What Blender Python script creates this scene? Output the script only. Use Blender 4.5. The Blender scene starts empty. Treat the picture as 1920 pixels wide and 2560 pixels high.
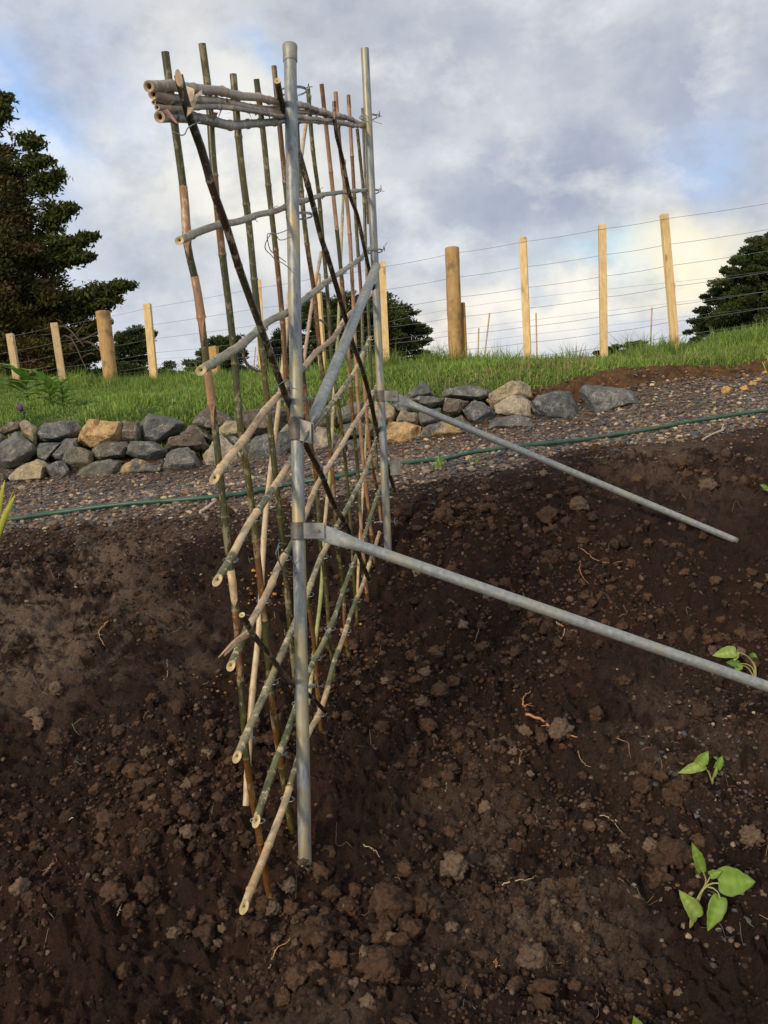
import bpy, bmesh, math, random
import numpy as np
from mathutils import Vector, noise as mnoise
from math import sin, cos, pi, radians, atan2, sqrt, exp
random.seed(7); rng = np.random.default_rng(7)
scn = bpy.context.scene; COL = scn.collection

# ------------------------------------------------------------------ camera
F = 2070.0; PITCH = radians(11); ROLL = 0.065
fw = np.array([0, cos(PITCH), -sin(PITCH)]); U0 = np.array([0, sin(PITCH), cos(PITCH)]); X0 = np.array([1, 0, 0.])
rt = cos(ROLL) * X0 - sin(ROLL) * U0; up = sin(ROLL) * X0 + cos(ROLL) * U0
def ray(a, b): return fw + (a - 960) / F * rt - (b - 1280) / F * up
def P(a, b, d): return d * ray(a, b)
cam = bpy.data.objects.new('camera', bpy.data.cameras.new('camera')); COL.objects.link(cam)
from mathutils import Matrix
cam.matrix_world = Matrix(((rt[0], up[0], -fw[0], 0), (rt[1], up[1], -fw[1], 0), (rt[2], up[2], -fw[2], 0), (0, 0, 0, 1)))
cam.data.sensor_fit = 'VERTICAL'; cam.data.sensor_height = 36; cam.data.lens = 36 * F / 2560
cam.data.clip_start = 0.02; cam.data.clip_end = 3000
scn.camera = cam
scn.view_settings.view_transform = 'Standard'; scn.view_settings.look = 'None'
scn.view_settings.exposure = 0.0; scn.view_settings.gamma = 1.0

# ------------------------------------------------------------------ light
SUN_EL = radians(30); SUN_AZ = radians(215)          # azimuth clockwise from +Y: behind the camera, to the left
sd = Vector((sin(SUN_AZ) * cos(SUN_EL), cos(SUN_AZ) * cos(SUN_EL), sin(SUN_EL)))
sl = bpy.data.lights.new('sun', 'SUN'); sl.energy = 2.3; sl.angle = radians(7); sl.color = (1, .84, .64)
so = bpy.data.objects.new('sun', sl); COL.objects.link(so); so.rotation_euler = sd.to_track_quat('Z', 'Y').to_euler()

def lin(c):
    return tuple(((x / 255) / 12.92 if x / 255 <= .04045 else ((x / 255 + .055) / 1.055) ** 2.4) for x in c[:3])

class NT:
    """small node-tree writer"""
    def __init__(s, t): s.t = t; t.nodes.clear()
    def n(s, k, **kw):
        o = s.t.nodes.new(k)
        for a, b in kw.items(): setattr(o, a, b)
        return o
    def put(s, sock, v):
        if isinstance(v, bpy.types.NodeSocket): s.t.links.new(v, sock)
        elif v is not None:
            if sock.type == 'RGBA' and not isinstance(v, (int, float)) and len(v) == 3: v = (*v, 1)
            sock.default_value = v
    def m(s, op, a, b=None, c=None, clamp=False):
        o = s.n('ShaderNodeMath', operation=op, use_clamp=clamp)
        for i, v in enumerate((a, b, c)):
            if v is not None: s.put(o.inputs[i], v)
        return o.outputs[0]
    def vm(s, op, a, b=None):
        o = s.n('ShaderNodeVectorMath', operation=op)
        s.put(o.inputs[0], a)
        if b is not None: s.put(o.inputs[3] if op == 'SCALE' else o.inputs[1], b)
        return o.outputs[1] if op in ('LENGTH', 'DOT_PRODUCT') else o.outputs[0]
    def mix(s, f, a, b, bt='MIX'):
        o = s.n('ShaderNodeMix', data_type='RGBA', blend_type=bt)
        s.put(o.inputs[0], f); s.put(o.inputs[6], a); s.put(o.inputs[7], b)
        return o.outputs[2]
    def noise(s, vec, scale, det=4, rough=.55, out=0):
        o = s.n('ShaderNodeTexNoise'); s.put(o.inputs['Vector'], vec)
        o.inputs['Scale'].default_value = scale; o.inputs['Detail'].default_value = det; o.inputs['Roughness'].default_value = rough
        return o.outputs[out]
    def ramp(s, f, a, b, inter='LINEAR'):
        o = s.n('ShaderNodeMapRange', interpolation_type='SMOOTHSTEP' if inter == 'S' else 'LINEAR'); s.put(o.inputs[0], f)
        o.inputs[1].default_value = a; o.inputs[2].default_value = b
        return o.outputs[0]
    def vor(s, vec, scale, feat='F1', out='Distance', rnd=1):
        o = s.n('ShaderNodeTexVoronoi', feature=feat); s.put(o.inputs['Vector'], vec); o.inputs['Scale'].default_value = scale
        o.inputs['Randomness'].default_value = rnd
        return o.outputs[out]

W = bpy.data.worlds.new('World'); scn.world = W; W.use_nodes = True
w = NT(W.node_tree)
sky = w.n('ShaderNodeTexSky', sky_type='NISHITA'); sky.sun_disc = False; sky.sun_elevation = SUN_EL; sky.sun_rotation = SUN_AZ
tc = w.n('ShaderNodeTexCoord').outputs['Generated']
warp = w.noise(tc, 3.2, 5, .55, 1); warp = w.vm('SUBTRACT', warp, (.5, .5, .5)); warp = w.vm('SCALE', warp, .36)
warp2 = w.noise(tc, 11, 5, .6, 1); warp2 = w.vm('SCALE', w.vm('SUBTRACT', warp2, (.5, .5, .5)), .13)
dr = w.vm('ADD', w.vm('ADD', tc, warp), warp2)
sp = w.n('ShaderNodeSeparateXYZ'); w.put(sp.inputs[0], dr)
az = w.m('ARCTAN2', sp.outputs[0], sp.outputs[1]); el = w.m('ARCSINE', sp.outputs[2])
big = w.noise(tc, 2.4, 6, .6)
col = w.mix(w.ramp(big, .35, .68), lin((172, 179, 193)), lin((224, 224, 226)))
blobs = [(320, 720, 240, 110, (238, 239, 242), .7), (1700, 160, 200, 90, (165, 172, 190), .5),   # u, v, half widths, colour, weight : patches of the cloud cover, turned into directions
 (300, 60, 420, 110, (208, 209, 213), .7), (560, 400, 210, 150, (255, 249, 230), 1.), (480, 300, 150, 110, (250, 246, 236), .75),
 (620, 165, 60, 36, (180, 210, 248), .75),
 (10, 290, 190, 130, (145, 190, 248), 1.), (150, 310, 80, 42, (228, 240, 254), .8), (170, 470, 170, 80, (165, 184, 220), .5),
 (290, 650, 110, 110, (226, 234, 248), .7), (460, 600, 230, 80, (180, 188, 206), .6), (480, 800, 220, 70, (205, 210, 222), .6),
 (1080, 90, 350, 100, (172, 178, 192), .65), (1500, 250, 210, 110, (214, 215, 220), .65), (1130, 260, 200, 90, (222, 223, 228), .6),
 (1420, 430, 450, 90, (154, 163, 184), .85), (1840, 90, 170, 90, (150, 160, 182), .6), (1860, 330, 120, 80, (176, 202, 242), .7),
 (1000, 560, 180, 70, (186, 193, 208), .5), (1280, 590, 130, 60, (205, 209, 220), .6), (1470, 650, 95, 62, (165, 218, 252), .95),
 (1730, 640, 190, 90, (255, 245, 215), 1.), (1200, 800, 300, 70, (255, 247, 232), 1.), (1560, 790, 200, 45, (205, 214, 232), .7),
 (1360, 730, 150, 44, (255, 248, 234), .9), (1120, 860, 200, 40, (196, 206, 224), .6)]
for (a, b, sa, sb, c, wt) in blobs:
    b += 100 if a > 1000 else 45      # the warp noise lifts the clouds by this much
    q = ray(a, b); q = q / np.linalg.norm(q); A = atan2(q[0], q[1]); E_ = math.asin(q[2])
    x = w.m('MULTIPLY', w.m('SUBTRACT', az, A), F / sa * .8); y = w.m('MULTIPLY', w.m('SUBTRACT', el, E_), F / sb * .8)
    r2 = w.m('ADD', w.m('MULTIPLY', x, x), w.m('MULTIPLY', y, y))
    g = w.m('MULTIPLY', w.m('EXPONENT', w.m('MULTIPLY', r2, -1)), wt)
    col = w.mix(g, col, lin(c))
fine = w.noise(w.vm('MULTIPLY', tc, (1, 1, 1.6)), 9, 7, .6)
col = w.mix(w.m('MULTIPLY', w.ramp(fine, .51, .70), .55), col, lin((248, 246, 243)))
col = w.mix(w.m('MULTIPLY', w.ramp(fine, .48, .28), .48), col, lin((140, 150, 172)))
col10 = w.mix(1.0, col, (10, 10, 10, 1), 'MULTIPLY')
out = w.mix(.93, sky.outputs[0], col10)
bg = w.n('ShaderNodeBackground'); w.put(bg.inputs[0], out); bg.inputs[1].default_value = .108
wo = w.n('ShaderNodeOutputWorld'); w.t.links.new(bg.outputs[0], wo.inputs[0])

# ------------------------------------------------------------------ materials
def mat(name, fn, rough=.8, metal=0., spec=.3):
    m = bpy.data.materials.new(name); m.use_nodes = True
    k = NT(m.node_tree); b = k.n('ShaderNodeBsdfPrincipled'); o = k.n('ShaderNodeOutputMaterial'); k.t.links.new(b.outputs[0], o.inputs[0])
    b.inputs['Roughness'].default_value = rough; b.inputs['Metallic'].default_value = metal; b.inputs['Specular IOR Level'].default_value = spec
    k.b = b; k.o = o; k.obj = k.n('ShaderNodeTexCoord').outputs['Object']
    c = k.n('ShaderNodeVertexColor'); c.layer_name = 'Col'; k.col = c.outputs[0]; k.alpha = c.outputs[1]
    fn(k); return m
def bump(k, h, strength=.5, dist=.01):
    o = k.n('ShaderNodeBump'); o.inputs['Strength'].default_value = strength; o.inputs['Distance'].default_value = dist
    k.put(o.inputs['Height'], h); k.put(k.b.inputs['Normal'], o.outputs[0])
def base(k, c): k.put(k.b.inputs['Base Color'], c)

def f_soil(k):
    n1 = k.noise(k.obj, 150, 6, .75); n2 = k.noise(k.obj, 22, 5, .6); n3 = k.noise(k.obj, 420, 3, .7)
    c = k.mix(1., k.col, k.mix(k.ramp(n1, .36, .66), (.5, .48, .47, 1), (1.45, 1.4, 1.32, 1)), 'MULTIPLY')
    c = k.mix(k.m('MULTIPLY', k.ramp(n2, .52, .72), .35), c, (.085, .046, .028, 1))
    c = k.mix(k.m('MULTIPLY', k.ramp(n3, .63, .76), .5), c, (.17, .13, .10, 1))
    base(k, c); bump(k, k.m('ADD', n1, k.m('MULTIPLY', n2, .8)), 1.0, .014)
def f_clod(k):
    n1 = k.noise(k.obj, 120, 5, .7); n2 = k.noise(k.obj, 30, 4, .6)
    c = k.mix(1., k.col, k.mix(k.ramp(n1, .35, .68), (.62, .6, .58, 1), (1.35, 1.32, 1.28, 1)), 'MULTIPLY')
    c = k.mix(k.m('MULTIPLY', k.ramp(n2, .55, .75), .3), c, (.16, .11, .08, 1)); base(k, c); bump(k, k.m('ADD', n1, n2), .9, .008)
M = {}
M['soil'] = mat('soil', f_soil, .95, spec=.15)
M['clod'] = mat('clod', f_clod, .95, spec=.15)
def f_stone(k):
    n = k.noise(k.obj, 90, 4, .6); c = k.mix(1., k.col, k.mix(k.ramp(n, .3, .7), (.7, .7, .7, 1), (1.25, 1.25, 1.25, 1)), 'MULTIPLY'); base(k, c); bump(k, n, .4, .004)
M['pebble'] = mat('pebble', f_stone, .75)
def f_gravelbase(k):
    n = k.noise(k.obj, 30, 5, .7); v = k.n('ShaderNodeTexVoronoi'); k.put(v.inputs['Vector'], k.obj); v.inputs['Scale'].default_value = 48
    s = k.n('ShaderNodeSeparateColor'); k.put(s.inputs[0], v.outputs['Color'])
    c = k.mix(s.outputs[0], (.08, .07, .06, 1), (.22, .165, .12, 1)); c = k.mix(k.ramp(n, .4, .6), c, (.07, .042, .03, 1)); base(k, c); bump(k, v.outputs[0], .8, .01)
M['gravel'] = mat('gravel_ground', f_gravelbase, .9, spec=.2)
def f_earth(k):
    n = k.noise(k.obj, 9, 6, .65); n2 = k.noise(k.obj, 60, 5, .7)
    c = k.mix(k.ramp(n, .35, .7), (.045, .024, .013, 1), (.27, .145, .06, 1)); c = k.mix(k.ramp(n2, .35, .75), c, (.08, .045, .028, 1)); base(k, c); bump(k, n2, .9, .02)
M['earth'] = mat('bare_earth', f_earth, .95, spec=.15)
def f_turf(k):
    n = k.noise(k.obj, 12, 5, .7); base(k, k.mix(k.ramp(n, .3, .7), (.03, .055, .012, 1), (.09, .13, .03, 1))); bump(k, n, .8, .04)
M['turf'] = mat('turf_ground', f_turf, .95, spec=.1)
def leafmat(name, rough=.6, tr=.35, spec=.25):
    m = bpy.data.materials.new(name); m.use_nodes = True; k = NT(m.node_tree)
    c = k.n('ShaderNodeVertexColor'); c.layer_name = 'Col'; ob = k.n('ShaderNodeTexCoord').outputs['Object']
    n = k.noise(ob, 120, 3, .6); cc = k.mix(1., c.outputs[0], k.mix(n, (.75, .75, .75, 1), (1.25, 1.25, 1.25, 1)), 'MULTIPLY')
    b = k.n('ShaderNodeBsdfPrincipled'); k.put(b.inputs['Base Color'], cc); b.inputs['Roughness'].default_value = rough; b.inputs['Specular IOR Level'].default_value = spec
    t = k.n('ShaderNodeBsdfTranslucent'); k.put(t.inputs[0], cc); x = k.n('ShaderNodeMixShader'); x.inputs[0].default_value = tr
    k.t.links.new(b.outputs[0], x.inputs[1]); k.t.links.new(t.outputs[0], x.inputs[2]); o = k.n('ShaderNodeOutputMaterial'); k.t.links.new(x.outputs[0], o.inputs[0])
    return m
M['blade'] = leafmat('grass_blade'); M['leaf'] = leafmat('leaf', .45, .3, .35); M['needle'] = leafmat('tree_foliage', .7, .15, .15)
def f_bark(k):
    n = k.noise(k.vm('MULTIPLY', k.obj, (1, 1, .25)), 14, 5, .7); base(k, k.mix(n, (.05, .035, .025, 1), (.17, .12, .085, 1))); bump(k, n, .8, .03)
M['bark'] = mat('bark', f_bark, .9)
def rockmat(name, face, patch, lo, hi):
    def f(k):
        n = k.noise(k.obj, 5.5, 5, .6); n2 = k.noise(k.obj, 40, 5, .65); n3 = k.noise(k.obj, 17, 4, .6)
        c = k.mix(k.ramp(n, lo, hi), face, patch)
        c = k.mix(1., c, k.mix(k.ramp(n3, .3, .72), (.62, .62, .64, 1), (1.28, 1.26, 1.22, 1)), 'MULTIPLY')
        c = k.mix(1., c, k.mix(k.ramp(n2, .3, .7), (.8, .8, .8, 1), (1.18, 1.18, 1.18, 1)), 'MULTIPLY')
        wv = k.vm('ADD', k.obj, k.vm('SCALE', k.noise(k.obj, 6, 4, .6, 1), .35))
        ve = k.vor(wv, 6.5, 'DISTANCE_TO_EDGE'); vn = k.ramp(ve, .030, .004)
        c = k.mix(k.m('MULTIPLY', vn, k.m('MULTIPLY', k.ramp(n3, .40, .55), .85)), c, (.42, .40, .36, 1))
        sp = k.vor(k.obj, 75); c = k.mix(k.m('MULTIPLY', k.ramp(sp, .18, .1), .35), c, (.40, .39, .35, 1))
        pt_ = k.n('ShaderNodeNewGeometry').outputs['Pointiness']; c = k.mix(k.m('MULTIPLY', k.ramp(pt_, .52, .60), k.ramp(n2, .35, .6)), c, (.40, .39, .35, 1))
        base(k, c); bump(k, k.m('ADD', n2, k.m('MULTIPLY', n3, 1.2)), .8, .03)
    return mat(name, f, .82, spec=.3)
G1 = (.125, .137, .137, 1); G2 = (.23, .225, .20, 1); T1 = (.62, .42, .20, 1); T2 = (.50, .40, .25, 1); BR = (.15, .125, .10, 1)
M['slate'] = rockmat('slate_grey_rock', G1, G2, .4, .65)
M['olive'] = rockmat('olive_grey_rock', (.15, .145, .12, 1), (.21, .18, .12, 1), .45, .6)
M['brown'] = rockmat('brown_grey_rock', BR, (.22, .17, .12, 1), .45, .65)
M['sand'] = rockmat('sandstone_rock', T2, (.22, .19, .15, 1), .52, .62)
M['pale'] = rockmat('pale_rock', (.50, .43, .31, 1), (.25, .22, .18, 1), .50, .60)
M['ochre'] = rockmat('ochre_rock', T1, (.30, .15, .05, 1), .55, .62)
M['half'] = rockmat('half_ochre_rock', (.46, .33, .16, 1), (.16, .155, .14, 1), .47, .52)

def f_bamboo(k):
    n = k.noise(k.vm('MULTIPLY', k.obj, (1, 1, .35)), 55, 4, .65); n2 = k.noise(k.vm('MULTIPLY', k.obj, (1, 1, .55)), 30, 5, .75); n3 = k.noise(k.vm('MULTIPLY', k.obj, (1, 1, .3)), 150, 3, .6)
    c = k.mix(1., k.col, k.mix(k.ramp(n, .3, .7), (.68, .66, .62, 1), (1.3, 1.28, 1.2, 1)), 'MULTIPLY')
    c = k.mix(k.m('MULTIPLY', k.ramp(n2, .555, .575), k.m('MULTIPLY', k.alpha, .95)), c, (.60, .50, .31, 1))
    c = k.mix(k.m('MULTIPLY', k.ramp(n3, .60, .70), .45), c, (.35, .30, .20, 1))
    base(k, c); bump(k, n, .25, .003)
M['bamboo'] = mat('bamboo', f_bamboo, .38, spec=.5)
def f_galv(k):
    a = k.noise(k.vm('MULTIPLY', k.obj, (1, 1, .06)), 110, 4, .6); b = k.noise(k.vm('MULTIPLY', k.obj, (1, 1, .12)), 26, 4, .6); d = k.noise(k.obj, 38, 4, .6)
    c = k.mix(k.ramp(a, .3, .7), (.13, .155, .17, 1), (.37, .385, .37, 1))
    c = k.mix(k.m('MULTIPLY', k.ramp(b, .46, .58), .75), c, (.46, .38, .19, 1))
    c = k.mix(k.m('MULTIPLY', k.ramp(d, .55, .7), .4), c, (.44, .45, .43, 1))
    base(k, c); bump(k, d, .12, .002)
M['galv'] = mat('galvanised_pipe', f_galv, .50, .35, .5)
def f_ogalv(k):
    b = k.noise(k.obj, 30, 5, .65); base(k, k.mix(k.ramp(b, .3, .7), (.19, .175, .15, 1), (.38, .365, .32, 1))); bump(k, b, .2, .002)
def f_galv2(k):
    a = k.noise(k.obj, 70, 5, .65); b = k.noise(k.obj, 9, 4, .6)
    c = k.mix(k.ramp(a, .3, .7), (.20, .225, .225, 1), (.42, .43, .40, 1)); c = k.mix(k.m('MULTIPLY', k.ramp(b, .5, .66), .5), c, (.40, .36, .22, 1)); base(k, c); bump(k, a, .15, .002)
M['stay'] = mat('galvanised_stay', f_galv2, .48, .35, .5)
M['clamp'] = mat('old_clamp_steel', f_ogalv, .55, .4, .5)
def simple(name, c, rough=.6, metal=0., sc=40, var=.25):
    def f(k):
        n = k.noise(k.obj, sc, 4, .6); base(k, k.mix(n, tuple(x * (1 - var) for x in c) + (1,), tuple(min(1, x * (1 + var)) for x in c) + (1,)))
    return mat(name, f, rough, metal)
M['wire'] = simple('tie_wire', (.30, .33, .32), .4, .7); M['bolt'] = simple('bolt_steel', (.25, .2, .13), .4, .7)
M['fwire'] = simple('fence_wire', (.26, .26, .27), .5, .6); M['dark'] = simple('dark_hollow', (.015, .010, .007), .9)
def f_hose(k):
    n = k.noise(k.obj, 25, 4, .6); base(k, k.mix(k.ramp(n, .35, .7), (.018, .085, .050, 1), (.07, .13, .085, 1)))
M['hose'] = mat('green_hose', f_hose, .42, spec=.45)
def f_wood(k):
    a = k.noise(k.vm('MULTIPLY', k.obj, (1, 1, .05)), 45, 4, .6); kn = k.vor(k.vm('MULTIPLY', k.obj, (1, 1, .5)), 5)
    c = k.mix(k.ramp(a, .3, .7), k.col, k.mix(1., k.col, (.72, .62, .5, 1), 'MULTIPLY')); c = k.mix(k.m('MULTIPLY', k.ramp(kn, .14, .08), .6), c, (.20, .10, .04, 1))
    n = k.noise(k.obj, 7, 4, .6); c = k.mix(k.m('MULTIPLY', k.ramp(n, .5, .66), k.m('MULTIPLY', k.alpha, .7)), c, (.15, .10, .055, 1)); base(k, c); bump(k, a, .3, .004)
M['wood'] = mat('pine_wood', f_wood, .8)
M['yellow'] = simple('yellow_petal', (.8, .55, .02), .6); M['purple'] = simple('purple_petal', (.12, .05, .14), .7)

# ------------------------------------------------------------------ mesh helpers
def tag(o, label=None, cat=None, group=None, kind=None):
    if label: o['label'] = label
    if cat: o['category'] = cat
    if group: o['group'] = group
    if kind: o['kind'] = kind
    return o
def npmesh(name, V, Fc, m, parent=None, col=None, smooth=False, link=True):
    """V (n,3), Fc list of index arrays (each (k, 3 or 4)), col (n,3|4)"""
    if isinstance(Fc, np.ndarray): Fc = [Fc]
    me = bpy.data.meshes.new(name); V = np.asarray(V, dtype=np.float32)
    me.vertices.add(len(V)); me.vertices.foreach_set('co', V.ravel())
    loops = np.concatenate([f.ravel() for f in Fc]).astype(np.int32)
    sizes = np.concatenate([np.full(len(f), f.shape[1]) for f in Fc]).astype(np.int32)
    me.loops.add(len(loops)); me.loops.foreach_set('vertex_index', loops)
    me.polygons.add(len(sizes)); st = np.concatenate([[0], np.cumsum(sizes)[:-1]]).astype(np.int32)
    me.polygons.foreach_set('loop_start', st); me.polygons.foreach_set('loop_total', sizes)
    me.polygons.foreach_set('use_smooth', np.full(len(sizes), smooth))
    me.update(calc_edges=True)
    if col is not None:
        col = np.asarray(col, dtype=np.float32)
        if col.shape[1] == 3: col = np.hstack([col, np.ones((len(col), 1), np.float32)])
        a = me.color_attributes.new('Col', 'FLOAT_COLOR', 'POINT'); a.data.foreach_set('color', col.ravel())
    me.materials.append(m)
    o = bpy.data.objects.new(name, me)
    if link: COL.objects.link(o)
    if parent: o.parent = parent
    return o
def empty(name, label, cat, group=None, loc=None):
    o = bpy.data.objects.new(name, None); COL.objects.link(o); o.empty_display_size = .1
    return tag(o, label, cat, group)
class Geo:
    def __init__(s): s.v = []; s.q = []; s.t = []; s.c = []; s.n = 0
    def add(s, V, Q=None, T=None, C=(.5, .5, .5, 1)):
        V = np.asarray(V, float); k = len(V); s.v.append(V)
        if Q is not None and len(Q): s.q.append(np.asarray(Q) + s.n)
        if T is not None and len(T): s.t.append(np.asarray(T) + s.n)
        C = np.asarray(C, float)
        if C.ndim == 1: C = np.tile(C if len(C) == 4 else np.append(C, 1), (k, 1))
        elif C.shape[1] == 3: C = np.hstack([C, np.ones((k, 1))])
        s.c.append(C); s.n += k
    def build(s, name, m, parent=None, smooth=True):
        fs = []
        if s.q: fs.append(np.vstack(s.q))
        if s.t: fs.append(np.vstack(s.t))
        return npmesh(name, np.vstack(s.v), fs, m, parent, np.vstack(s.c), smooth)
def unit(a): a = np.asarray(a, float); return a / (np.linalg.norm(a) + 1e-12)
def frames(pts):
    pts = np.asarray(pts, float); T = np.gradient(pts, axis=0); T = T / (np.linalg.norm(T, axis=1)[:, None] + 1e-12)
    a = np.array([0, 0, 1.]) if abs(T[0][2]) < .9 else np.array([1., 0, 0]); N = [unit(np.cross(T[0], a))]
    for i in range(1, len(pts)):
        n = N[-1] - T[i] * (N[-1] @ T[i]); N.append(unit(n))
    N = np.array(N); return T, N, np.cross(T, N)
def tube(g, pts, rad, seg=10, col=(.5, .5, .5, 1), caps=True, hollow=0, capcol=None):
    pts = np.asarray(pts, float); n = len(pts); rad = np.broadcast_to(rad, n)
    T, N, B = frames(pts); th = np.arange(seg) * 2 * pi / seg
    V = (pts[:, None] + rad[:, None, None] * (N[:, None] * np.cos(th)[None, :, None] + B[:, None] * np.sin(th)[None, :, None])).reshape(-1, 3)
    C = np.asarray(col, float)
    if C.ndim == 2: C = np.repeat(C, seg, axis=0)
    Q = []
    for i in range(n - 1):
        for j in range(seg):
            k = (j + 1) % seg; Q.append((i * seg + j, i * seg + k, (i + 1) * seg + k, (i + 1) * seg + j))
    g.add(V, Q, None, C)
    if caps:
        cc = capcol if capcol is not None else (C[0] if C.ndim == 2 else C)
        for e, sgn in ((0, -1), (n - 1, 1)):
            ring = V[e * seg:(e + 1) * seg]; ctr = pts[e]; Tn = T[e] * sgn
            if hollow:
                inner = ctr + (ring - ctr) * hollow; deep = inner - Tn * rad[e] * 2.2
                VV = np.vstack([ring, inner, deep, [ctr - Tn * rad[e] * 2.2]]); q = []; t = []
                for j in range(seg):
                    k = (j + 1) % seg; q += [(j, k, seg + k, seg + j), (seg + j, seg + k, 2 * seg + k, 2 * seg + j)]; t.append((2 * seg + j, 2 * seg + k, 3 * seg))
                cl = np.vstack([np.tile(cc, (seg, 1)), np.tile(cc, (seg, 1)), np.tile((.03, .018, .01, 0), (seg + 1, 1))])
                g.add(VV, q, t, cl)
            else:
                VV = np.vstack([ring, [ctr]]); g.add(VV, None, [(j, (j + 1) % seg, seg) for j in range(seg)], np.asarray(cc))
def spline(pts, n):
    pts = np.asarray(pts, float)
    if len(pts) < 3: return pts[0] + (pts[-1] - pts[0]) * np.linspace(0, 1, n)[:, None]
    d = np.concatenate([[0], np.cumsum(np.linalg.norm(np.diff(pts, axis=0), axis=1))]); t = np.linspace(0, d[-1], n)
    m = np.gradient(pts, d, axis=0); i = np.clip(np.searchsorted(d, t) - 1, 0, len(d) - 2); h = (d[i + 1] - d[i])[:, None]; s = ((t - d[i])[:, None]) / h
    return (2 * s ** 3 - 3 * s ** 2 + 1) * pts[i] + (s ** 3 - 2 * s ** 2 + s) * h * m[i] + (-2 * s ** 3 + 3 * s ** 2) * pts[i + 1] + (s ** 3 - s ** 2) * h * m[i + 1]
def box(g, c, ax, ay, az, col=(.5, .5, .5, 1)):
    c, ax, ay, az = map(lambda q: np.asarray(q, float), (c, ax, ay, az))
    V = [c + sx * ax + sy * ay + sz * az for sz in (-1, 1) for sy in (-1, 1) for sx in (-1, 1)]
    g.add(V, [(0, 2, 3, 1), (4, 5, 7, 6), (0, 1, 5, 4), (2, 6, 7, 3), (0, 4, 6, 2), (1, 3, 7, 5)], None, col)
def bevel(o, wd, seg=2):
    md = o.modifiers.new('bevel', 'BEVEL'); md.width = wd; md.segments = seg; md.limit_method = 'ANGLE'; md.angle_limit = radians(40); return o

# ------------------------------------------------------------------ terrain
_tab = rng.random((256, 256))
def vnoise(x, y):
    xi = np.floor(x).astype(int); yi = np.floor(y).astype(int); fx = x - xi; fy = y - yi
    fx = fx * fx * fx * (fx * (fx * 6 - 15) + 10); fy = fy * fy * fy * (fy * (fy * 6 - 15) + 10)
    a = _tab[xi & 255, yi & 255]; b = _tab[(xi + 1) & 255, yi & 255]; c = _tab[xi & 255, (yi + 1) & 255]; d = _tab[(xi + 1) & 255, (yi + 1) & 255]
    return (a * (1 - fx) + b * fx) * (1 - fy) + (c * (1 - fx) + d * fx) * fy
def fbm(x, y, sc, o=4, g=.5):
    s = 0; a = 1; tot = 0; ca, sa = cos(.7), sin(.7); x = x * sc; y = y * sc
    for i in range(o):
        s = s + a * vnoise(x + 17.3 * i, y + 9.1 * i); tot += a; a *= g; x, y = 2.03 * (x * ca - y * sa), 2.03 * (x * sa + y * ca)
    return s / tot
# trellis plane : near pole axis, running towards the far pole
A0 = P(746, 1241, 2.2); _d = ray(1288, 400); NRM = unit(np.cross([0, 0, 1], [_d[0], _d[1], 0])); NRM = NRM if NRM[0] > 0 else -NRM
def onp(a, b, off=0.): R = ray(a, b); return R * ((A0 @ NRM + off) / (R @ NRM))
OV = -.055; OR = -.032
CP = [onp(763, 2195), onp(680, 2275, OV), onp(729, 2090, OV), onp(801, 1820, OV), onp(874, 1655, OV), onp(940, 1440, OV), onp(970, 1375)]
for a, b, d in [(960, 2560, 1.74), (0, 2560, 1.78), (1920, 2560, 1.74), (1740, 2320, 1.97), (0, 2050, 2.28), (400, 1900, 2.42), (1825, 1350, 3.55), (1300, 1700, 2.85), (1900, 1800, 2.62), (0, 1600, 3.05), (300, 1450, 3.5),
                (50, 1310, 4.2), (500, 1240, 4.25), (960, 1180, 4.3), (1400, 1120, 4.5), (1900, 1050, 4.8), (0, 1205, 5.45), (500, 1188, 5.4), (1000, 1140, 5.35), (1250, 1090, 5.35), (1550, 1035, 5.4), (1900, 985, 5.7),
                (0, 1085, 6.0), (500, 1060, 6.0), (1000, 1010, 5.95), (1250, 980, 5.95), (1600, 930, 5.95), (1900, 920, 6.3),
                (50, 975, 12.3), (380, 968, 11.5), (650, 953, 9.9), (1000, 925, 8.5), (1320, 928, 7.9), (1500, 924, 7.7), (1680, 898, 7.6), (1900, 862, 7.4), (100, 1010, 8.5), (500, 985, 7.8)]:
    CP.append(P(a, b, d))
CP.append(np.array([0, .3, -1.42])); CP.append(np.array([-3, .3, -1.35])); CP.append(np.array([3, .3, -1.45])); CP = np.array(CP)
def _U(r): return np.where(r > 1e-9, r * r * np.log(r + 1e-12), 0)
_n = len(CP); K = _U(np.linalg.norm(CP[:, None, :2] - CP[None, :, :2], axis=2)) + np.eye(_n) * .03
Pm = np.hstack([np.ones((_n, 1)), CP[:, :2]]); Lm = np.zeros((_n + 3, _n + 3)); Lm[:_n, :_n] = K; Lm[:_n, _n:] = Pm; Lm[_n:, :_n] = Pm.T
TW = np.linalg.solve(Lm, np.concatenate([CP[:, 2], np.zeros(3)]))
FL = [(-150, 880, 14.2), (25, 975, 13.3), (145, 965, 12.8), (270, 968, 12.3), (378, 965, 11.8), (652, 948, 10.), (802, 930, 9.3), (962, 920, 8.8), (1138, 905, 8.35), (1318, 905, 8.0), (1508, 900, 7.8), (1680, 865, 7.8), (2150, 840, 7.8)]
FLW = np.array([P(*q) for q in FL])
def yfence(x): return np.interp(x, FLW[:, 0], FLW[:, 1])
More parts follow.
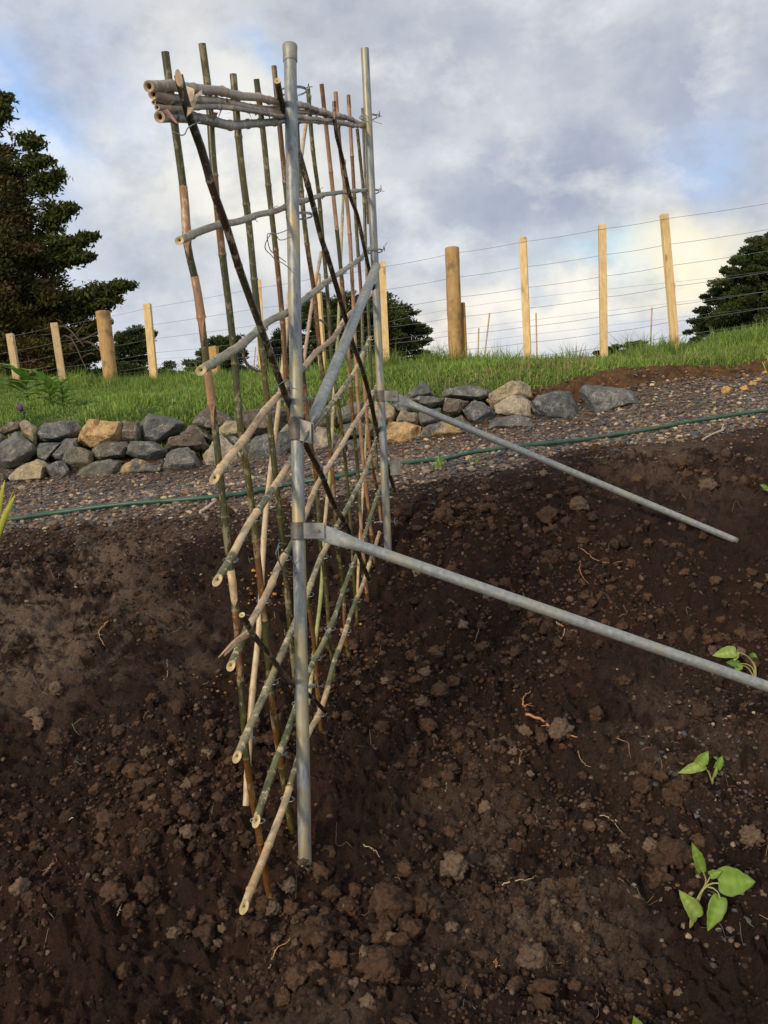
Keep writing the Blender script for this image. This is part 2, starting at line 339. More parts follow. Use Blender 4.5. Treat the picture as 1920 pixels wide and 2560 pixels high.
def hbase(x, y):
    x = np.asarray(x, float); y = np.asarray(y, float); sh = x.shape; xf = x.ravel(); yf = y.ravel()
    yc = np.minimum(yf, yfence(xf) + .5); xc = np.clip(xf, -6.5, 5); yc = np.clip(yc, .2, 14)
    z = np.zeros_like(xf)
    for i in range(_n): z += TW[i] * _U(np.hypot(xc - CP[i, 0], yc - CP[i, 1]))
    z += TW[_n] + TW[_n + 1] * xc + TW[_n + 2] * yc
    e = np.maximum(0, yf - yfence(xf) - .5); z -= np.where(e < 60, .16 * e + .0, 9.6 + .01 * (e - 60)) * np.minimum(1, e / 6)
    return z.reshape(sh)
def line(px):
    q = np.array([P(*p) for p in px]); s = q[:, 0] / (q[:, 1] + .8); o = np.argsort(s); return s[o], q[o, 1]
HOSE = [(-40, 1312), (30, 1303), (120, 1290), (230, 1275), (340, 1262), (440, 1255), (560, 1246), (640, 1234), (740, 1212), (850, 1196), (960, 1168), (1100, 1152), (1190, 1136), (1300, 1118), (1450, 1105), (1600, 1083), (1750, 1053), (1850, 1038), (1990, 1022)]
hs, hy = line([(a, b, d) for (a, b), d in zip(HOSE, np.interp([p[0] for p in HOSE], [0, 960, 1400, 1900], [4.2, 4.3, 4.5, 4.8]))])
ws, wy = line([(-100, 1210, 5.5), (500, 1188, 5.45), (1000, 1140, 5.4), (1250, 1090, 5.4), (1550, 1035, 5.5), (1900, 985, 5.8)])
def b_soil(s): return np.interp(s, hs, hy) - np.interp(s, [-1, -.35, -.2, .1, .25, 1], [.05, .10, .22, .22, .05, .03]) + .22 * (fbm(s * 16, s * 0 + 3, 1.3, 4) - .5)
def b_grav(s):
    return np.interp(s, ws, wy) + .12 + np.interp(s, [-1, .15, .3, .45, .9], [0, 0, .05, .22, .35])
def b_turf(s): return np.maximum(np.interp(s, ws, wy) + np.interp(s, [-2, .05, .12, .3, .5, 1], [.30, .30, .5, .75, .95, 1.05]), b_grav(s) + .05) + .12 * (fbm(s * 14, s * 0 + 8, 1.5, 3) - .5)
SS = np.concatenate([np.linspace(-2.4, -.72, 40)[:-1], np.linspace(-.72, .72, 560), np.linspace(.72, 2.4, 40)[1:]])
TREAD = [(P(470, 1690, 2.95)[0], P(470, 1690, 2.95)[1], .5), (P(330, 1800, 2.75)[0], P(330, 1800, 2.75)[1], -.3), (P(250, 2110, 2.25)[0], P(250, 2110, 2.25)[1], .2)]
def soil_d(x, y):
    """relief of the dug bed"""
    big = (fbm(x, y, 1.3, 3) - .5) * .13; mid = (fbm(x + 5, y, 5, 4, .55) - .5) * .10
    l = np.abs(fbm(x, y + 7, 13, 3, .6) - .5) * 2; lump = np.clip(.35 - l, 0, 1) * .07
    c = fbm(x + 3, y, 34, 3, .6); cr = np.clip(c - .50, 0, 1) * .11
    f = (fbm(x, y, 75, 3, .6) - .5) * .024
    amp = .45 + .9 * fbm(x + 11, y + 4, .9, 2)
    for (tx, ty, an) in TREAD:      # boot prints pressed into the bed
        u_ = (x - tx) * cos(an) + (y - ty) * sin(an); v_ = -(x - tx) * sin(an) + (y - ty) * cos(an); wn = np.exp(-((u_ / .055) ** 4 + (v_ / .14) ** 4)); f = f + wn * (.007 * np.sin(v_ * 2 * pi / .034) - .012); mid = mid * (1 - .8 * wn); lump = lump * (1 - wn); cr = cr * (1 - wn)
    return (big + mid + (lump + cr) * amp + f)
def fade(x, y):
    s = x / (y + .8); e = b_soil(s) - y; return np.clip(e / .5, .12, 1)
def H(x, y):
    x = np.asarray(x, float); y = np.asarray(y, float); z = hbase(x, y); s = x / (y + .8)
    return z + np.where(y < b_soil(s), soil_d(x, y) * fade(x, y), (fbm(x, y, 4, 3) - .5) * .03 * (y < 9))
def grid(ylo, yhi, rows, S=SS, pw=1.):
    t = np.linspace(0, 1, rows) ** pw; lo = ylo(S) if callable(ylo) else np.full(len(S), ylo); hi = yhi(S) if callable(yhi) else np.full(len(S), yhi)
    Y = lo[None] + (hi - lo)[None] * t[:, None]; X = S[None] * (Y + .8); n = len(S)
    i = np.arange(rows - 1)[:, None] * n + np.arange(n - 1)[None]; Q = np.stack([i, i + 1, i + n + 1, i + n], -1).reshape(-1, 4)
    return X, Y, Q
X, Y, Q = grid(-1.5, b_soil, 760, pw=1.25)
Z = hbase(X, Y) + soil_d(X, Y) * fade(X, Y)
pbb = fbm(X + 2, Y, 26, 4, .7); pa = fbm(X, Y, 1.1, 4); pb = fbm(X + 9, Y, 6, 4, .6); sX = X / (Y + .8)
dry = np.clip((pa - .56) * 5, 0, 1) * np.clip((pb - .40) * 5, 0, 1) * .45
def patch(a, b, d, r, k): q = P(a, b, d); return k * np.exp(-((X - q[0]) ** 2 + (Y - q[1]) ** 2) / r ** 2)
dr_ = np.clip(patch(60, 1620, 3.0, .36, 1.3) + patch(200, 1420, 3.6, .4, .7) + patch(60, 1380, 3.8, .4, .6) + patch(1300, 2150, 2.1, .25, .55) + patch(1450, 2350, 1.95, .2, .4) + patch(1650, 1180, 4.2, .5, .6) + patch(850, 2500, 1.75, .2, .5) + patch(1730, 1850, 2.6, .3, .5) + patch(1080, 1900, 2.5, .2, .3), 0, 1)
dry = np.clip(dry + dr_ * np.clip((pb * .5 + pbb * .5 - .45) * 11, 0, 1), 0, 1)[..., None]
red = np.clip((fbm(X + 31, Y + 3, 1.7, 4) - .46) * 4 + (Y - 2.8) * .12, 0, 1)[..., None]
c0 = np.array([.034, .0200, .0150]); c1 = np.array([.060, .031, .021]); c2 = np.array([.215, .155, .115])
C = c0 * (1 - red) + c1 * red; C = C * (1 - dry * .85) + c2 * dry * .85
edge = np.clip(1 - (b_soil(sX) - Y) / .35, 0, 1)[..., None] * .5; C = C * (1 - edge) + np.array([.085, .06, .045]) * edge
tag(npmesh('soil_bed', np.stack([X, Y, Z], -1).reshape(-1, 3), Q, M['soil'], col=C.reshape(-1, 3), smooth=True), kind='structure')
X, Y, Q = grid(b_soil, b_grav, 60)
tag(npmesh('gravel_path', np.stack([X, Y, H(X, Y + 1e-4)], -1).reshape(-1, 3), Q, M['gravel'], smooth=True), kind='structure')
X, Y, Q = grid(b_grav, b_turf, 40)
tag(npmesh('earth_bank', np.stack([X, Y, hbase(X, Y) + (fbm(X, Y, 4, 3) - .5) * .03 + (fbm(X, Y, 14, 4, .6) - .5) * .17 * np.sin(np.linspace(0, pi, 40))[:, None]], -1).reshape(-1, 3), Q, M['earth'], smooth=True), kind='structure')
X, Y, Q = grid(b_turf, 26., 150, pw=1.6)
tag(npmesh('grass_bank', np.stack([X, Y, H(X, Y)], -1).reshape(-1, 3), Q, M['turf'], smooth=True), kind='structure')
Sf = np.linspace(-2.4, 2.4, 120); X, Y, Q = grid(26., 700., 60, Sf, 2.5)
tag(npmesh('far_fields', np.stack([X, Y, H(X, Y)], -1).reshape(-1, 3), Q, M['turf'], smooth=True), kind='structure')

def hit(a, b):
    """where the sight line through a photograph pixel meets the terrain"""
    R = ray(a, b); t = np.linspace(.8, 16, 3000); p = R[None] * t[:, None]; d = p[:, 2] - H(p[:, 0], p[:, 1]); i = np.argmax(d < 0)
    if d[i] >= 0: i = len(t) - 1
    return p[i], t[i]
# ------------------------------------------------------------------ scattered stones, crumbs
def ico(sub, seed, amp, sq=(1, 1, 1), fr=1.6):
    bm = bmesh.new(); bmesh.ops.create_icosphere(bm, subdivisions=sub, radius=1)
    rr_ = random.Random(seed); pl = [(Vector((rr_.gauss(0, 1), rr_.gauss(0, 1), rr_.gauss(0, 1))).normalized(), rr_.uniform(.62, .95)) for _ in range(11)]
    for v in bm.verts:
        q_ = v.co.copy(); f_ = min([1.] + [d_ / q_.dot(n_) for n_, d_ in pl if q_.dot(n_) > .05]); v.co = q_ * (f_ * .85 + .15)
        p = v.co.copy(); n = mnoise.fractal(p * fr + Vector((seed * 7.1, seed * 3.3, 1)), 1., 2., 3)
        v.co = p * (1 + amp * n); v.co = Vector((v.co.x * sq[0], v.co.y * sq[1], v.co.z * sq[2]))
    V = np.array([v.co[:] for v in bm.verts]); T = np.array([[v.index for v in f.verts] for f in bm.faces]); bm.free(); return V, T
def scatter(name, pos, size, cols, m, variants, flat=1., parent=None, sink=.25, smooth=False):
    g = Geo(); vi = rng.integers(0, len(variants), len(pos))
    for k, (V, T) in enumerate(variants):
        idx = np.where(vi == k)[0]
        if not len(idx): continue
        n = len(idx); a = rng.random(n) * 2 * pi; tilt = (rng.random(n) - .5) * .9; S = size[idx][:, None, None]
        v = np.tile(V[None], (n, 1, 1)) * S * (rng.random((n, 1, 3)) * .5 + .75); v[..., 2] *= flat
        y = v[..., 1] * np.cos(tilt)[:, None] - v[..., 2] * np.sin(tilt)[:, None]; z = v[..., 1] * np.sin(tilt)[:, None] + v[..., 2] * np.cos(tilt)[:, None]
        x = v[..., 0] * np.cos(a)[:, None] - y * np.sin(a)[:, None]; y = v[..., 0] * np.sin(a)[:, None] + y * np.cos(a)[:, None]
        v = np.stack([x, y, z], -1) + pos[idx][:, None]; v[..., 2] += (size[idx] * (1 - 2 * sink) * flat * .6)[:, None]
        t = (T[None] + (np.arange(n) * len(V))[:, None, None]).reshape(-1, 3)
        g.add(v.reshape(-1, 3), None, t, np.repeat(cols[idx], len(V), axis=0))
    return g.build(name, m, parent, smooth)
pebv = [ico(1, i, .35, (1, .8, .55)) for i in range(10)]
clv = [ico(3, 20 + i, .55, (1, .9, .8), 2.6) for i in range(12)]
def inS(n, ylo, yhi, sr=.62):
    s = (rng.random(n) * 2 - 1) * sr; lo = ylo(s) if callable(ylo) else ylo; hi = yhi(s) if callable(yhi) else yhi
    y = lo + (hi - lo) * rng.random(n); return s * (y + .8), y
PC = np.array([(.085, .078, .076), (.055, .058, .068), (.155, .12, .09), (.24, .175, .115), (.11, .082, .062), (.36, .28, .18), (.17, .105, .068), (.07, .078, .09), (.13, .115, .10), (.10, .07, .05), (.13, .09, .065)])
def pcol(n, p=None): return PC[rng.choice(len(PC), n, p=p)] * (rng.random((n, 1)) * .8 + .95)
x, y = inS(21000, lambda s: b_soil(s) - .05, lambda s: b_grav(s) + .08); z = H(x, y)
sz = .007 + .015 * rng.random(len(x)) ** 2.0 + .012 * (rng.random(len(x)) > .97)
tag(scatter('path_gravel', np.stack([x, y, z], -1), sz, pcol(len(x)), M['pebble'], pebv, .8), 'mixed grey, tan and rust gravel covering the path below the rock wall', 'gravel', kind='stuff')
x, y = inS(7000, lambda s: b_soil(s) - .7, b_soil); k = rng.random(len(x)) < np.clip(1 - (b_soil(x / (y + .8)) - y) / .6, .03, 1) ** 2.2; x = x[k]; y = y[k]
qx = []; 
for (a, b, d, r, n) in [(1790, 1850, 2.55, .16, 150), (1800, 2180, 2.1, .08, 70), (1760, 2290, 2.0, .07, 60), (980, 1215, 4.0, .3, 160), (200, 1340, 3.9, .45, 200), (60, 1400, 3.6, .3, 90), (550, 1290, 4.0, .3, 120), (1880, 1900, 2.4, .12, 80), (1730, 1950, 2.4, .1, 70)]:
    q = P(a, b, d); qx.append(np.stack([q[0] + rng.normal(size=n) * r, q[1] + rng.normal(size=n) * r], -1))
xy = np.vstack([np.stack([x, y], -1)] + qx); z = H(xy[:, 0], xy[:, 1])
tag(scatter('bed_pebbles', np.stack([xy[:, 0], xy[:, 1], z], -1), .005 + .008 * rng.random(len(z)) ** 1.5, pcol(len(z)) * .75, M['pebble'], pebv, .8), 'small grey and tan pebbles strewn over the edge of the dark bed', 'pebbles', kind='stuff')
# soil crumbs, denser in patches
x, y = inS(120000, .75, b_soil, .66); den = fbm(x + 2, y + 6, 2.2, 4, .6); k = rng.random(len(x)) < np.clip((den - .38) * 5, .06, 1) * np.clip(1.25 - y * .2, .3, 1); x = x[k]; y = y[k]; z = H(x, y)
sz = .0022 + .007 * rng.random(len(x)) ** 2.2 + .012 * (rng.random(len(x)) > .985) * rng.random(len(x)) ; sz *= .8 + .15 * y
CC = np.array([(.078, .047, .032), (.104, .060, .037), (.046, .029, .021), (.18, .125, .088)])
tag(scatter('soil_crumbs', np.stack([x, y, z], -1), sz, CC[rng.choice(4, len(x), p=[.45, .3, .17, .08])] * (rng.random((len(x), 1)) * .5 + .75), M['clod'], [ico(1, 60 + i, .5, (1, .9, .8), 1.8) for i in range(8)], sink=.3), 'fine brown crumbs of soil scattered all over the dug bed', 'soil crumbs', kind='stuff')
x, y = inS(6000, .85, b_soil, .66); den = fbm(x + 2, y + 6, 2.2, 4, .6); k = rng.random(len(x)) < np.clip((den - .45) * 7, .03, 1) * np.where(x / (y + .8) < -.09, .40, .8); x = x[k]; y = y[k]
for (a, b, r, n) in [(620,2330,.09,60),(850,2350,.11,80),(1000,2300,.10,60),(500,1990,.10,50),(540,1900,.08,40),(430,2060,.12,50),(1100,2000,.10,50),(1200,1850,.13,60),(1560,1950,.12,60),(1640,2000,.08,40),(1450,1300,.28,90),(1250,1350,.22,90),(1750,1500,.25,90),(1850,1650,.14,50),(1000,1680,.16,60),(1500,1450,.25,80),(1100,1280,.2,80),(1330,1600,.2,60),(900,2450,.1,50),(300,2250,.12,40),(120,1900,.14,40),(950,1230,.2,60),(1300,1500,.2,60),(780,2280,.07,40), (765,2200,.03,24), (680,2280,.03,20)]:
    q, _ = hit(a, b); n = int(n * 1.0); x = np.concatenate([x, q[0] + rng.normal(size=n) * r]); y = np.concatenate([y, q[1] + rng.normal(size=n) * r])
z = H(x, y)
sz = .006 + .022 * rng.random(len(x)) ** 2.8
tag(scatter('small_clods', np.stack([x, y, z], -1), sz * (.85 + .08 * y), CC[rng.choice(4, len(x), p=[.4, .4, .1, .1])] * (rng.random((len(x), 1)) * .4 + .8), M['clod'], clv, sink=.38, smooth=True), 'small rounded brown clods strewn in patches over the dug bed', 'soil clods', kind='stuff')
# orange clay crumbs
xs = []
for (a, b, n, r) in [(690, 1490, 70, .06), (640, 1480, 40, .07), (600, 1700, 30, .09), (545, 1700, 14, .05), (780, 1590, 20, .06), (1060, 1200, 25, .10), (1010, 1180, 20, .1), (900, 1600, 14, .08)]:
    q, _ = hit(a, b); xs.append(q[None, :2] + rng.normal(size=(n, 2)) * r)
xy = np.vstack(xs); z = H(xy[:, 0], xy[:, 1])
tag(scatter('orange_crumbs', np.stack([xy[:, 0], xy[:, 1], z], -1), .003 + .010 * rng.random(len(z)) ** 2.5, np.array([(.42, .19, .05)]) * (rng.random((len(z), 1)) * .8 + .5), M['pebble'], pebv), 'bright orange crumbs of clay behind the trellis', 'clay crumbs', kind='stuff')
x, y = inS(500, b_turf, lambda s: b_turf(s) + .1, .7); 
x, y = inS(1800, lambda s: b_grav(s) - .05, b_turf, .66); k = x > .3; x = x[k]; y = y[k]
tag(scatter('bank_stones', np.stack([x, y, H(x, y)], -1), .006 + .016 * rng.random(len(x)) ** 2.5, pcol(len(x)) * np.array([.85, .72, .6]), M['pebble'], pebv), 'brown crumbly stones loose on the bare earth under the grass', 'stones', kind='stuff')

# named clods
clods = [(976, 2255, 112, 'largest smooth dark clod right of the near pole foot'), (1060, 2258, 62, 'tall dark clod touching the right side of the largest clod'),
 (1134, 2163, 68, 'pale knobbly clod standing in two lumps above the largest clod'), (795, 2325, 88, 'broad brown clod just below the foot of the near pole'),
 (950, 2413, 90, 'flat-topped brown clod below the largest clod'), (1402, 1821, 66, 'smooth grey-brown clod lying beside the thick orange root'),
 (1681, 2137, 96, 'big rough clod left of the largest seedling'), (1644, 2185, 62, 'crumbly clod directly below the big rough clod by the seedling'),
 (1608, 1961, 48, 'rounded clod left of the second seedling, nearest the middle'), (1681, 1994, 50, 'round clod just below the leaf of the second seedling'),
 (1700, 1962, 46, 'clod tucked under the tip of the second seedling leaf'), (1751, 1781, 52, 'brown clod between the stay pipe and the second seedling'), (1494, 1781, 34, 'small upright clod right of the orange root'),
 (1369, 1288, 58, 'reddish clod between the two stay pipes near the far pole'), (1332, 2390, 72, 'upright pale clod low in the bed, right of centre'),
 (1769, 1215, 46, 'grey-brown stone-like clod beyond the far stay pipe foot'), (1185, 1917, 30, 'small round clod alone in the middle of the bed'),
 (744, 2442, 60, 'dark angular clod near the bottom edge below the trellis'), (1876, 2089, 60, 'yellowish stony clod at the right edge above the largest seedling'), (1736, 2207, 30, 'small clod touching the stem side of the largest seedling'),
 (273, 2051, 60, 'lone round clod in the left half, widest of its row'), (409, 2042, 54, 'round clod to the right of the lone round clod'), (289, 2232, 66, 'left clod of the cluster of three'),
 (369, 2220, 60, 'right clod of the cluster of three'), (329, 2275, 48, 'lowest clod of the cluster of three'), (449, 1993, 36, 'small round clod up and right of the round pair'),
 (147, 1842, 48, 'flat brown clod at the left side half way down the bed'), (525, 1814, 34, 'pink-brown round clod left of the trellis cane ends'), (369, 1879, 34, 'pale little clod in the middle of the left half'),
 (141, 1719, 40, 'pale upright clod at the far left near the dry patch'), (381, 1744, 36, 'small clod pair left of the trellis'), (92, 2112, 32, 'small flat clod near the left edge'),
 (455, 2478, 28, 'purplish round pebble-like clod near the bottom edge'), (544, 2509, 34, 'grey stone-like clod at the bottom edge left of centre'), (510, 2343, 60, 'broad dark clod left of the lowest cane end'),
 (436, 2330, 34, 'small pale clod next to the broad dark clod'), (559, 2060, 40, 'tall narrow clod left of the lower cane ends'), (449, 2112, 32, 'leaning narrow clod between the round clod and the trellis'),
 (684, 2270, 40, 'grey clod pressed against the foot of the nearest cane'), (690, 2345, 34, 'pale clod below the foot of the nearest cane'), (880, 2270, 40, 'clod between the near pole foot and the largest clod'), (1010, 1280, 50, 'dark red clod right of the far pole foot'), (1105, 1290, 56, 'broad reddish clod under the upper part of the far stay pipe'),
 (1240, 1870, 26, 'small dark clod left of the orange root'), (1560, 1700, 30, 'small clod just under the near stay pipe'), (1450, 1260, 48, 'crumbly pale clod under the middle of the far stay pipe')]
for i, (a, b, wpx, lb) in enumerate(clods):
    q, d = hit(a, b + wpx * .25); r = wpx * d / F * .5
    V, T = ico(4, 100 + i, .48, (1, .95, .85), 2.0)
    nn = np.array([mnoise.fractal(Vector(v) * 7 + Vector((i, 0, 0)), 1, 2, 4) for v in V]); V = V * (1 + .12 * nn[:, None]) * r
    th = i * 1.7; V = np.stack([V[:, 0] * cos(th) - V[:, 1] * sin(th), V[:, 0] * sin(th) + V[:, 1] * cos(th), V[:, 2]], -1) + q + [0, 0, r * .45]
    pale = any(k in lb for k in ('pale', 'grey', 'yellowish', 'stony')); cc = np.array((.165, .115, .082) if pale else (.092, .055, .036)) * (.85 + .3 * random.random())
    tag(npmesh('soil_clod', V, T, M['clod'], col=np.tile(cc, (len(V), 1)), smooth=True), lb, 'soil clod', 'large clods on the dug bed')

# roots and twigs
def groundline(pts, lift=.004, n=24, wob=.0016, arch=0):
    q = np.array([hit(*p)[0] for p in pts]); s = spline(q, n); s += rng.normal(size=s.shape) * wob * np.array([1, 1, .3]); zz = H(s[:, 0], s[:, 1]); s[:, 2] = np.convolve(np.pad(zz, 4, 'edge'), np.ones(9) / 9, 'valid') + lift + .003 + arch * np.sin(np.linspace(0, pi, n)); return s
roots = [([(1313, 1782), (1350, 1812), (1385, 1840), (1447, 1858)], .0045, 'thick orange root lying across the middle of the bed', (.50, .22, .09)),
 ([(1316, 1775), (1310, 1755), (1328, 1735)], .003, 'short orange root curling up left of the thick orange root', (.48, .23, .10)),
 ([(1390, 1555), (1413, 1575), (1405, 1600), (1380, 1628)], .0022, 'curved pale root just below the near stay pipe', (.45, .30, .16)),
 ([(1255, 2222), (1290, 2210), (1320, 2205), (1342, 2180)], .0016, 'pale forked rootlet right of the two-lump clod', (.48, .36, .22)),
 ([(675, 2440), (690, 2385), (738, 2335)], .0018, 'pale rootlet slanting below the nearest cane foot', (.50, .34, .18)),
 ([(270, 1560), (250, 1600), (262, 1622)], .0026, 'orange root standing in the left of the bed', (.45, .24, .09)),
 ([(1445, 1370), (1500, 1405), (1580, 1398)], .002, 'long reddish root sprig right of the far stay', (.36, .19, .10)), ([(1450, 1400), (1455, 1440), (1475, 1460)], .0022, 'short red root hanging below the long sprig', (.40, .18, .09)),
 ([(1115, 1985), (1120, 1950), (1150, 1930)], .0018, 'small pale hooked rootlet in mid bed', (.45, .33, .2)), ([(910, 2120), (935, 2130), (950, 2155)], .0014, 'thin tan rootlet right of the near pole', (.45, .33, .2)),
 ([(1180, 1620), (1200, 1575), (1222, 1555)], .0014, 'thin tan rootlet on the bare soil right of the trellis', (.33, .22, .13)), ([(1500, 2045), (1540, 2070), (1570, 2100)], .0014, 'thin pale rootlet left of the rough clod', (.42, .32, .2)),
 ([(410, 1700), (420, 1680), (418, 1650)], .0013, 'thin upright rootlet left of the trellis ends', (.42, .32, .2)), ([(1545, 1850), (1570, 1870), (1575, 1900)], .0015, 'red-brown rootlet left of the second seedling', (.35, .18, .1)),
 ([(1445, 1880), (1455, 1910), (1475, 1930)], .0013, 'fine tan rootlet below the thick orange root', (.42, .32, .2)), ([(1300, 1925), (1305, 1890), (1312, 1880)], .0022, 'short reddish stick standing under the orange root', (.25, .12, .07)),
 ([(110, 2200), (130, 2180), (150, 2155)], .004, 'dark wood splinter lying at the lower left', (.12, .055, .03)), ([(160, 2040), (170, 2058), (185, 2052)], .0016, 'white curled rootlet left of the lone round clod', (.55, .48, .36)),
 ([(295, 2300), (305, 2280), (312, 2262)], .0014, 'pale rootlet touching the lowest clod of three', (.5, .4, .28)), ([(1235, 2410), (1240, 2430), (1243, 2400)], .0020, 'tiny orange rootlet low in the bed', (.5, .25, .12))]
for pts, r, lb, c in roots:
    s = groundline(pts, r * 1.6, arch=r * 2.5); g = Geo(); tube(g, s, np.linspace(r, r * .35, len(s)) * (1 + .25 * rng.random(len(s))), 7, (*c, .2))
    for k in range(4 if r > .002 else 1):
        i = random.randrange(3, 20); e = s[i] + np.array([random.uniform(-1, 1), random.uniform(-1, 1), .25]) * r * 9; tube(g, spline([s[i], (s[i] + e) / 2 + rng.normal(size=3) * r, e], 6), np.linspace(r * .4, r * .15, 6), 5, (*c, .2))
    tag(g.build('root', M['bamboo']), lb, 'root', 'roots turned up in the bed')
g = Geo()
for k in range(170):
    s0 = random.uniform(-.6, .6); y0 = random.uniform(.95, 4.3); x0 = s0 * (y0 + .8); a = random.uniform(0, 6.3); L = random.uniform(.015, .05); q = np.array([[x0, y0], [x0 + L * cos(a), y0 + L * sin(a)], [x0 + L * 1.7 * cos(a + .9), y0 + L * 1.7 * sin(a + .9)]])
    q = spline(np.hstack([q, np.zeros((3, 1))]), 7); q[:, 2] = H(q[:, 0], q[:, 1]) + .003 + .004 * random.random(); tube(g, q, .0005 + .0004 * random.random(), 4, (*[c * random.uniform(.35, .8) for c in (.46, .34, .22)], .2))
tag(g.build('fine_rootlets', M['bamboo']), 'fine pale root hairs scattered through the dark soil', 'rootlets', kind='stuff')
s = groundline([(1757, 1105), (1780, 1092), (1800, 1083), (1812, 1074)], .008, 14, .002); g = Geo(); tube(g, s, .006, 7, (.42, .36, .28, .3)); tube(g, [s[10], s[10] + [.02, .02, .03]], .003, 5, (.42, .36, .28, .3))
tag(g.build('twig', M['bamboo']), 'pale forked twig on the dark soil just below the hose at right', 'twig')
s = groundline([(500, 1290), (520, 1278), (535, 1262)], .012, 10, .002); g = Geo(); tube(g, s, .008, 6, (.5, .42, .32, .3))
tag(g.build('wood_chip', M['bamboo']), 'pale torn wood chip lying in front of the hose at left', 'wood chip')
for a, b, wp, lb in [(1815, 976, 26, 'largest yellow clay lump on the gravel at the right'), (1862, 971, 20, 'yellow clay lump second from the largest'), (1882, 958, 18, 'yellow clay lump in the middle of the row'), (1897, 948, 16, 'yellow clay lump near the right edge'), (1912, 930, 14, 'yellow clay lump topmost at the right edge')]:
    q, d = hit(a, b + 5); r = wp * d / F * .5; V, T = ico(3, a, .5, (1.1, 1, .8), 2); tag(npmesh('clay_lump', V * r + q + [0, 0, r * .4], T, M['pebble'], col=np.tile((.50, .31, .10), (len(V), 1)), smooth=True), lb, 'clay lump', 'yellow clay lumps')

# ------------------------------------------------------------------ hose
q = []
for i, (a, b) in enumerate(HOSE):
    p, d = hit(a, b + 4); q.append(p)
q = np.array(q); s = spline(q, 160); s[:, 2] = np.convolve(np.pad(H(s[:, 0], s[:, 1]), 6, 'edge'), np.ones(13) / 13, 'valid') + .019
g = Geo(); tube(g, s, .0115, 12); tag(g.build('garden_hose', M['hose']), 'dark green garden hose running across the gravel along the edge of the bed', 'hose')

